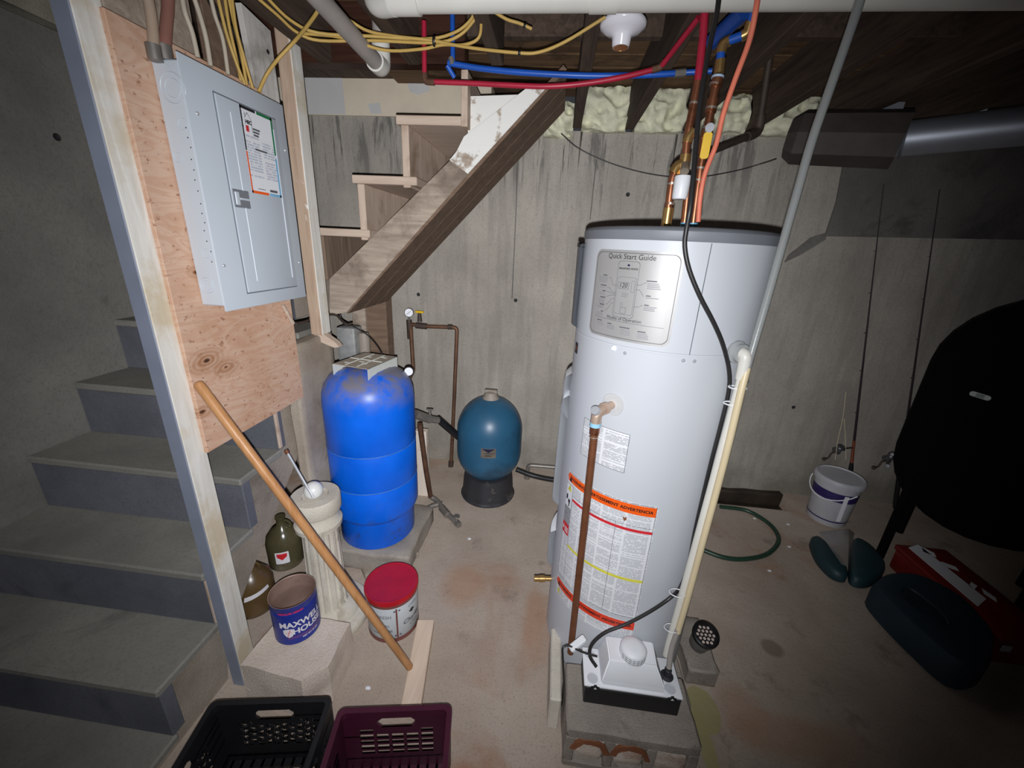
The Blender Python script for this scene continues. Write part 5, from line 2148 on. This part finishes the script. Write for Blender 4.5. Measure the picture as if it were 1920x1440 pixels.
mp = thing('black_link_pipe', 'black pipe with a galvanised valve linking the blue tank to the teal tank', 'pipe', at(800, 785, y=2.1))
b = B()
tube(b, path([(820, 785, 2.12), (860, 820, 2.22)]), .021, 14)
obj('pipe_run', b, M['black'], mp)
b = B()
tube(b, path([(778, 776, 2.0), (806, 786, 2.08)]), .026, 14)
tube(b, path([(800, 785, 2.07), (822, 788, 2.12)]), .021, 14)
a = at(806, 780, y=2.08)
tube(b, [a, a + Vector((0, 0, .04))], .008, 10)
box(b, a.x - .02, a.x + .02, a.y - .006, a.y + .006, a.z + .038, a.z + .046, .002)
obj('union_fitting', b, M['galv'], mp)
b = B()
a, c = at(778, 800, y=2.18), at(812, 930, y=2.18)
box(b, a.x, c.x - .03, 2.16, 2.21, 0, a.z - .02, .004, Matrix.Translation((0, 0, 0)))
tag(obj('leaning_plank', b, M['chunk']), 'pale short plank standing behind the blue tank', 'board')
bp = thing('base_pipes', 'grey fittings on the floor between the teal tank and the heater', 'pipe', at(985, 905, z=0))
b = B()
tube(b, corner([at(1062, 878, y=2.5), at(990, 872, y=2.5), at(988, 905, y=2.5)], .03, 4), .014, 12)
obj('pipe_run', b, M['galv'], bp)
b = B()
tube(b, [at(988, 885, y=2.5), at(988, 905, y=2.5)], .021, 12)
obj('pipe_fitting', b, M['galv'], bp)
b = B()
tube(b, spline([at(968, 880, y=2.45), at(1000, 892, y=2.45), at(1040, 900, y=2.42), at(1080, 903, y=2.4)], 4), .018, 12)
tag(obj('black_hose', b, M['black']), 'black hose on the floor running from the teal tank behind the heater', 'hose')

# ------------------------------------------------------------------ blocks and condensate pump
b = B()
box(b, .10, .62, 1.045, 1.58, 0, .042, .006)
tag(obj('base_slab', b, M['block']), 'thin concrete slab under the water heater', 'slab')
cbk = thing('cinder_block', 'cinder block lying on its side in front of the heater under the pump', 'cinder block', (.36, .93, 0))
bx0, bx1, by0, by1 = .147, .556, .828, 1.04
ZT = .19
b = B()
box(b, bx0, bx1, by0, by1, .145, ZT, .006)
box(b, bx0, bx1, by0, by1, 0, .035, .006)
for xx in (bx0, bx0 + .127, bx0 + .254, bx1 - .03):
    box(b, xx, xx + .03, by0, by1, .03, .15, .004)
bmesh.ops.subdivide_edges(b, edges=[e for e in b.edges if e.calc_length() > .1], cuts=5)
for v in b.verts:
    v.co += noise.noise_vector(v.co * 14) * .004
    v.co.z = max(0, v.co.z)
obj('block_web', b, M['block'], cbk, sharp=40)
b = B()
for i in range(3):
    cx = bx0 + .0785 + i * .127
    box(b, cx - .05, cx + .05, by0 + .012, by1 - .05, .034, .146, .01)
    b2 = 0
bmesh.ops.subdivide_edges(b, edges=b.edges[:], cuts=3, use_grid_fill=True)
for v in b.verts:
    v.co += noise.noise_vector(v.co * 20) * .008
    v.co.z = max(.02, v.co.z)
obj('mortar_plug', b, M['chunk'], cbk, sharp=50)
for i in range(2):
    cx = bx0 + .0785 + i * .127
    outer = [(cx - .064 + .128 * k / 10 + random.uniform(-.003, .003), .100 + .056 * math.sin(math.pi * k / 10) ** .6 + random.uniform(-.004, .004)) for k in range(11)]
    inner = [(cx + .046 - .092 * k / 10 + random.uniform(-.003, .003), .096 + .040 * math.sin(math.pi * k / 10) ** .6 + random.uniform(-.003, .003)) for k in range(11)]
    b = B()
    prism(b, outer + inner, Matrix(((1, 0, 0, 0), (0, 0, -1, by0 + .004), (0, 1, 0, 0), (0, 0, 0, 1))), .009)
    bmesh.ops.triangulate(b, faces=b.faces[:])
    obj('rust_edge', b, M['rust'], cbk)
b = B()
box(b, .095, .135, .93, 1.20, 0, .15, .005)
tag(obj('paver_on_edge', b, M['cement']), 'pale paver standing on edge at the left of the heater base', 'paver')
b = B()
box(b, .632, .75, 1.15, 1.40, 0, .095, .008)
rough(b, .012, 10, cuts=5, seed=11, zmin=0)
tag(obj('rubble_block', b, M['block'], sharp=45), 'rough concrete lump behind the right side of the heater', 'concrete block')

PZ = .192
pm = thing('condensate_pump', 'condensate pump with white cover and black tank', 'pump', (.365, .985, PZ))
px0, px1, py0, py1 = .197, .508, .905, 1.035
b = B()
box(b, px0 + .004, px1 - .004, py0 + .003, py1 - .003, PZ, PZ + .074, .003)
pt = obj('pump_tank', b, M['black'], pm)
b = B()
for xx in (px0 + .035, px1 - .035):
    prism(b, [(-.017, 0), (-.013, .012), (-.006, .014), (-.004, .02), (.004, .02), (.006, .014), (.013, .012), (.017, 0)],
          Matrix(((1, 0, 0, xx), (0, 0, -1, py0 + .003), (0, 1, 0, PZ + .070), (0, 0, 0, 1))), .004)
obj('mounting_ear', b, M['black'], pt)
b = B()
for xx in (px0 + .035, px1 - .035):
    prism(b, [(-.005, 0), (0, .008), (.005, 0)], Matrix(((1, 0, 0, xx), (0, 0, -1, py0 - .001), (0, 1, 0, PZ + .076), (0, 0, 0, 1))), .0006)
obj('ear_hole', b, M['white_pl'], pt)
b = B()
box(b, px0, px1, py0 + .004, py1 + .004, PZ + .074, PZ + .082, .003, seg=2)
lid = obj('pump_lid', b, M['white_pl'], pm)
b = B()
mx0, mx1 = px0 + .055, px1 - .068
lo = [(mx0, py0 + .012), (mx1 + .012, py0 + .012), (mx1 + .008, py1), (mx0, py1)]
hi = [(mx0 + .022, py0 + .045), (mx1 - .018, py0 + .045), (mx1 - .012, py1), (mx0 + .02, py1)]
vl = [b.verts.new((x, y, PZ + .081)) for x, y in lo]
vm = [b.verts.new((x, y, PZ + .098)) for x, y in lo]
vh = [b.verts.new((x, y, PZ + .155)) for x, y in hi]
for A_, B_ in ((vl, vm), (vm, vh)):
    for i in range(4):
        k = (i + 1) % 4
        b.faces.new((A_[i], A_[k], B_[k], B_[i]))
b.faces.new(vh)
b.faces.new(vl[::-1])
bmesh.ops.bevel(b, geom=b.edges[:], offset=.004, segments=2, affect='EDGES')
mh = obj('motor_housing', b, M['white_pl'], pm, sharp=40)
mc = ((mx0 + mx1) / 2 + .006, (py0 + py1) / 2 + .014)
b = B()
lathe(b, [(.043, PZ + .150), (.043, PZ + .176), (.038, PZ + .184), (.02, PZ + .187), (0, PZ + .188)], (*mc, 0), 40, cap=False)
dm = obj('motor_dome', b, M['white_pl'], pm, sharp=60)
b = B()
for k in range(3):
    for i in range(-3, 4):
        a0 = rad(-95 + i * 17)
        bb = wrap(flat([rect(-.0048, -.0013, .0048, .0013)]), mc, .0436, a0, PZ + .158 + k * .0075)
        merge(b, bb)
obj('vent_slots', b, M['greyband'], dm)
b = B()
for (u, v) in ((px0 + .028, py0 + .028), (px0 + .025, py1 - .02), (px1 - .035, py0 + .03)):
    lathe(b, [(.017, PZ + .0818), (.0175, PZ + .083), (.0155, PZ + .0832), (.0145, PZ + .0822), (0, PZ + .0822)], (u, v, 0), 24, cap=False)
obj('inlet_plug', b, M['white'], lid)
o3 = tp3[-1]
b = B()
lathe(b, [(.020, 0), (.021, .004), (.012, .008), (.0115, .032), (.009, .034)], (o3.x, o3.y, PZ + .082), 22)
obj('outlet_nipple', b, M['blackdirty'], lid)
b = B()
sw = at(1083, 1207, y=1.0)
box(b, -.032, .032, -.012, .012, -.008, .010, .004, Matrix.Translation(sw) @ Matrix.Rotation(.55, 4, 'Z') @ Matrix.Rotation(-.45, 4, 'Y'))
obj('wire_clip', b, M['white_pl'], pm)
b = B()
tube(b, corner(path([(1120, 1231, .96), (1095, 1224, .965), (1078, 1216, .985), (1064, 1209, .99), (1054, 1215, .98)]) + [Vector((.139, .96, .192)), Vector((.139, .95, .10))], .015, 4), .0032, 8)
obj('sensor_wire', b, M['blackcord'], pm)

# grille cup on the rubble block
gc = thing('grille_cup', 'small smoky cup with a black honeycomb grille standing behind the heater', 'cup', (.70, 1.27, .1))
cpb = at(1311, 1218, z=.10)
cpd = Vector((-.02, -.45, .9)).normalized()
b = B()
Mc = aim((cpb.x, cpb.y + .02, .105), Vector((0, -.35, .94)))
Mc = Mc @ Matrix.Scale(1.22, 4)
lathe(b, [(.026, 0), (.029, .004), (.035, .075)], n=32, M=Mc)
obj('cup_body', b, M['cup'], gc)
b = B()
lathe(b, [(.035, .07), (.039, .072), (.040, .088), (.036, .091), (.0345, .088), (.034, .083), (0, .083)], n=32, M=Mc, cap=False)
gr = obj('grille_ring', b, M['black'], gc)
b = B()
for i in range(-3, 4):
    for j in range(-3, 4):
        u = (i + .5 * (j % 2)) * .0125
        v = j * .0108
        if math.hypot(u, v) < .030:
            lathe(b, [(.0048, .0835), (0, .0836)], n=6, cap=False, M=Mc @ Matrix.Translation((u, v, 0)))
obj('honeycomb_cells', b, M['pearl'], gr)

# ------------------------------------------------------------------ right side of the room
hs = [at(px, py, z=.014) for px, py in ((1270, 1010), (1320, 1032), (1360, 1046), (1400, 1048), (1440, 1038), (1460, 1014), (1450, 990), (1425, 970), (1395, 956), (1350, 950))]
cable('garden_hose', hs, .0125, M['hose'], 'dark green hose looping over the floor right of the heater', 'hose', n=12)

BC = (1.90, 2.40)
BA = math.atan2(-BC[1], -BC[0])
SB = 1.14
bu = thing('plastic_bucket', 'white lidded plastic bucket with a dark purple label band', 'bucket', (*BC, 0))
b = B()
lathe(b, [(.104, 0), (.107, .004), (.122, .29), (.125, .292), (.125, .30), (.124, .31)], (*BC, 0), 48)
bb_ = obj('bucket_body', b, M['bucket'], bu, sharp=50)
b = B()
lathe(b, [(.124, .285), (.134, .287), (.136, .305), (.132, .318), (.126, .324), (.120, .324), (.116, .317), (0, .317)], (*BC, 0), 48, cap=False)
obj('bucket_lid', b, M['bucket'], bu, sharp=50)
b = B()
lathe(b, [(.1165, .185), (.1198, .245)], (*BC, 0), 48, cap=False)
obj('label_band', b, M['purple'], bb_)
b = B()
lathe(b, [(.1092, .035), (.1098, .044)], (*BC, 0), 48, cap=False)
obj('lower_stripe', b, M['purple'], bb_)
b = wrap(flat([rect(-.012, -.09, .012, .09), ]), BC, .1230, BA + .55, .15)
obj('label_tab', b, M['canwhite'], bb_)
b = B()
pts = []
for i in range(13):
    a = BA - 1.75 + 2.6 * i / 12
    pts.append(Vector((BC[0] + math.cos(a) * .140, BC[1] + math.sin(a) * .140, .26 - .07 * math.sin(math.pi * i / 12))))
tube(b, pts, .0035, 8)
obj('bail_handle', b, M['white_pl'], bu)

# fishing rods leaning on the wall
def fishing_rod(label, p0, p1, grip_frac, withreel, reel_px):
    t = thing('fishing_rod', label, 'fishing rod', p0)
    d = (p1 - p0)
    n_ = d.normalized()
    L_ = d.length
    b = B()
    tube(b, [p0 + d * .22, p0 + d * .6, p1], [.0075, .0045, .002], 8)
    obj('rod_blank', b, M['rodblank'], t)
    b = B()
    tube(b, [p0, p0 + d * .02, p0 + d * .12, p0 + d * .14], [.010, .013, .013, .010], 12)
    obj('butt_grip', b, M['black'], t)
    b = B()
    tube(b, [p0 + d * .14, p0 + d * .22], [.0095, .008], 10)
    obj('foregrip', b, M['rodcork'], t)
    for f in (.32, .46, .58, .70, .82):
        c = p0 + d * f + Vector((-.012, -.012, 0))
        b = B()
        tube(b, [p0 + d * f, c], .0018, 6)
        lathe(b, [(.007, -.001), (.0085, 0), (.007, .001)], n=12, cap=False, M=aim(c + Vector((-.006, -.004, 0)), n_))
        obj('line_guide', b, M['iron'], t)
    c = reel_px
    b = B()
    lathe(b, [(0, -.03), (.024, -.028), (.026, -.02), (.020, -.014), (.020, .012), (.026, .018), (.022, .026), (0, .03)], n=20, M=aim(c, (.2, -.5, .9)))
    rl = obj('reel', b, M['reel'], t)
    b = B()
    tube(b, corner([c + Vector((-.01, 0, -.015)), c + Vector((-.045, -.01, -.03)), c + Vector((-.05, -.01, -.065)), c + Vector((-.07, -.01, -.075))], .01, 3), .005, 8)
    bmesh.ops.create_icosphere(b, subdivisions=2, radius=.012, matrix=Matrix.Translation(c + Vector((-.075, -.01, -.076))))
    tube(b, [c, p0 + d * max(.06, min(.3, (c.z - p0.z) / d.z))], .005, 8)
    obj('reel_crank', b, M['iron'], rl)
    return t


rod_a = fishing_rod('fishing rod leaning on the wall behind the white bucket', Vector((2.09, 2.52, .08)), at(1657, 345, y=2.635), .2, True, at(1573, 842, y=2.5))
fishing_rod('fishing rod leaning on the wall beside the black oil tank', Vector((2.38, 2.50, .06)), at(1762, 355, y=2.635), .2, True, at(1668, 858, y=2.45))

for pts in ([(1566, 862, 2.48), (1571, 825, 2.5), (1580, 785, 2.55), (1586, 735, 2.58)], [(1586, 862, 2.48), (1585, 820, 2.5), (1583, 785, 2.54)]):
    b = B()
    tube(b, spline(path(pts), 3), .0014, 6)
    obj('slack_line', b, M['cream'], rod_a)

# black oil tank
ot = thing('oil_tank', 'large black oil tank with a small pale name plate', 'tank', (2.3, 2.0, 0))
OA = rad(49)
MO = Matrix.Translation((2.7 * math.sin(OA), 2.7 * math.cos(OA), 0)) @ Matrix.Rotation(-OA, 4, 'Z')
tx0, tx1, tz0, tz1 = -.35, .35, .38, 1.515
r_ = .345
poly = []
for i in range(15):
    a = math.pi * i / 14
    poly.append((math.cos(a) * .35, tz1 - r_ + math.sin(a) * r_))
for i in range(15):
    a = math.pi + math.pi * i / 14
    poly.append((math.cos(a) * .35, tz0 + r_ + math.sin(a) * r_))
b = B()
cz_ = (tz0 + tz1) / 2
rings = []
for (s, y) in ((.80, -.03), (.93, -.02), (.985, 0), (1, .035), (1, .62), (.985, .66), (.9, .68)):
    rings.append([b.verts.new((u * s, y, cz_ + (w_ - cz_) * (s if s > .95 else s + (1 - s) * .35))) for u, w_ in poly])
for i in range(len(rings) - 1):
    for j in range(len(poly)):
        k = (j + 1) % len(poly)
        b.faces.new((rings[i][j], rings[i][k], rings[i + 1][k], rings[i + 1][j]))
b.faces.new(rings[0][::-1])
b.faces.new(rings[-1])
bmesh.ops.recalc_face_normals(b, faces=b.faces)
b.transform(MO)
obj('tank_shell', b, M['blackpaint'], ot, sharp=40)
for (xx, yy) in ((-.25, .16), (.25, .16), (-.25, .56), (.25, .56)):
    b = B()
    rod(b, MO @ Vector((xx, yy, 0)), MO @ Vector((xx, yy, .56)), .022)
    obj('leg', b, M['blackpaint'], ot)


def onface(px, py, lift):
    d = R3 @ Vector((px - 960.0, py - 720.0, FPX))
    inv = MO.inverted()
    o_, d_ = inv @ CAM_POS, inv.to_3x3() @ d
    t_ = (lift - o_.y) / d_.y
    return o_ + d_ * t_


XZF = Matrix(((1, 0, 0, 0), (0, 0, -1, 0), (0, 1, 0, 0), (0, 0, 0, 1)))
a = onface(1838, 742, -.03)
b = B()
prism(b, rrect(.066, .022, .010), MO @ Matrix.Translation((a.x, -.0305, a.z)) @ Matrix.Rotation(.12, 4, 'Y') @ XZF, .003)
npl = obj('name_plate', b, plain('pale plate', S(190, 194, 190), .4), ot)
b = B()
prism(b, rrect(.026, .018, .002, 2), MO @ Matrix.Translation((a.x, -.0337, a.z)) @ Matrix.Rotation(.12, 4, 'Y') @ XZF, .0006)
obj('plate_print', b, plain('plate green grey', S(130, 140, 132), .4), npl)
for (px, py) in ((1701, 862), (1698, 886)):
    a = onface(px, py, .0)
    b = B()
    lathe(b, [(0, .006), (.007, .005), (.010, 0)], n=14, cap=False, M=MO @ aim((-.343, .005, a.z), (-.6, -1, 0)))
    obj('bolt', b, M['screw'], ot)

# dark teal tray and clear film
def blob(polyxy, z0, z1, inset, bm=None, seedv=0):
    b = bm or B()
    c = Vector((sum(p[0] for p in polyxy) / len(polyxy), sum(p[1] for p in polyxy) / len(polyxy)))
    rings = []
    for s, z in ((.9, z0), (1, z0 + .012), (1, z0 + (z1 - z0) * .65), (1 - inset * .4, z1 - .006), (1 - inset, z1)):
        rings.append([b.verts.new((c.x + (x - c.x) * s, c.y + (y - c.y) * s, z)) for x, y in polyxy])
    n = len(polyxy)
    for i in range(len(rings) - 1):
        for j in range(n):
            k = (j + 1) % n
            b.faces.new((rings[i][j], rings[i][k], rings[i + 1][k], rings[i + 1][j]))
    b.faces.new(rings[0][::-1])
    b.faces.new(rings[-1])
    bmesh.ops.recalc_face_normals(b, faces=b.faces)
    return b


def smoothpoly(pts, k=4):
    P = [Vector((*p, 0)) for p in pts]
    n = len(P)
    out = []
    for i in range(n):
        p0, p1, p2, p3 = P[i - 1], P[i], P[(i + 1) % n], P[(i + 2) % n]
        for j in range(k):
            t = j / k
            q = 0.5 * ((2 * p1) + (p2 - p0) * t + (2 * p0 - 5 * p1 + 4 * p2 - p3) * t * t + (3 * p1 - p0 - 3 * p2 + p3) * t ** 3)
            out.append((q.x, q.y))
    return out


def floorpoly(px, z):
    return [tuple(at(a, c, z=z)[:2]) for a, c in px]


tl = thing('swim_fins', 'pair of dark teal rubber pieces on the floor before the bucket', 'rubber pieces', at(1590, 1060, z=0))
b = blob(smoothpoly(floorpoly([(1520, 1012), (1532, 1006), (1560, 1030), (1588, 1066), (1586, 1082), (1560, 1072), (1532, 1042)], .05)), 0, .07, .25)
obj('left_piece', b, M['tealdark'], tl, sharp=50)
b = blob(smoothpoly(floorpoly([(1600, 1012), (1628, 1022), (1655, 1052), (1658, 1072), (1630, 1092), (1598, 1086), (1594, 1058)], .05)), 0, .075, .2)
obj('right_piece', b, M['tealdark'], tl, sharp=50)
b = B()
fa, fb_, fcn, fd = at(1536, 998, z=.075), at(1592, 992, z=.10), at(1590, 1064, z=.085), at(1578, 1058, z=.082)
fe = at(1602, 1000, z=.08)
vs = [b.verts.new(p) for p in (fa, fb_, fcn, fd)]
b.faces.new((vs[0], vs[3], vs[2], vs[1]))
v5 = b.verts.new(fe)
b.faces.new((vs[1], vs[2], v5))
bmesh.ops.solidify(b, geom=b.faces[:], thickness=.002)
tag(obj('plastic_film', b, M['plastic_clear']), 'folded clear plastic film on the dark teal rubber pieces', 'plastic film')

# dark blue case
bc = thing('plastic_case', 'long dark blue plastic case with a recessed handle on the floor', 'case', (1.77, 1.5, 0))
b = blob(smoothpoly(floorpoly([(1636, 1096), (1664, 1078), (1720, 1080), (1800, 1120), (1856, 1180), (1866, 1216), (1850, 1250), (1796, 1250), (1722, 1190), (1664, 1134)], .125)), 0, .15, .16)
obj('case_shell', b, M['navycase'], bc, sharp=50)
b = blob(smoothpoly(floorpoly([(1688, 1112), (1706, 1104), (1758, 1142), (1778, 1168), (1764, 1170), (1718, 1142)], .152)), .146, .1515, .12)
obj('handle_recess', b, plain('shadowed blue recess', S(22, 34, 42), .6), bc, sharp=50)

# red toolbox
rb = thing('red_toolbox', 'red toolbox with torn white paper strips along its lid', 'toolbox', (2.02, 1.7, 0))
b = B()
box(b, 1.985, 2.23, 1.44, 1.99, 0, .118, .012, seg=2)
obj('box_body', b, M['redcase'], rb)
b = B()
box(b, 1.978, 2.237, 1.433, 1.997, .116, .145, .01, seg=2)
ld = obj('box_lid', b, M['redcase'], rb)
for k, px in enumerate(([(1694, 1026), (1712, 1020), (1838, 1122), (1822, 1136)], [(1718, 1024), (1742, 1036), (1746, 1044), (1722, 1034)],
                        [(1754, 1052), (1782, 1062), (1788, 1070), (1760, 1060)], [(1810, 1090), (1822, 1098), (1816, 1104), (1806, 1098)], [(1830, 1102), (1856, 1120), (1858, 1128), (1834, 1112)])):
    pts = [at(a, c, z=.145) for a, c in px]
    b = B()
    pol = [(p.x + .025, p.y) for p in pts]
    prism(b, pol, Matrix.Translation((0, 0, .1453)), .0015)
    obj('paper_strip', b, M['paper'], ld)
b = B()
a = at(1886, 1140, z=.1)
box(b, 1.99, 2.03, 1.428, 1.4345, .08, .112, .003)
obj('latch', b, M['screw'], rb)
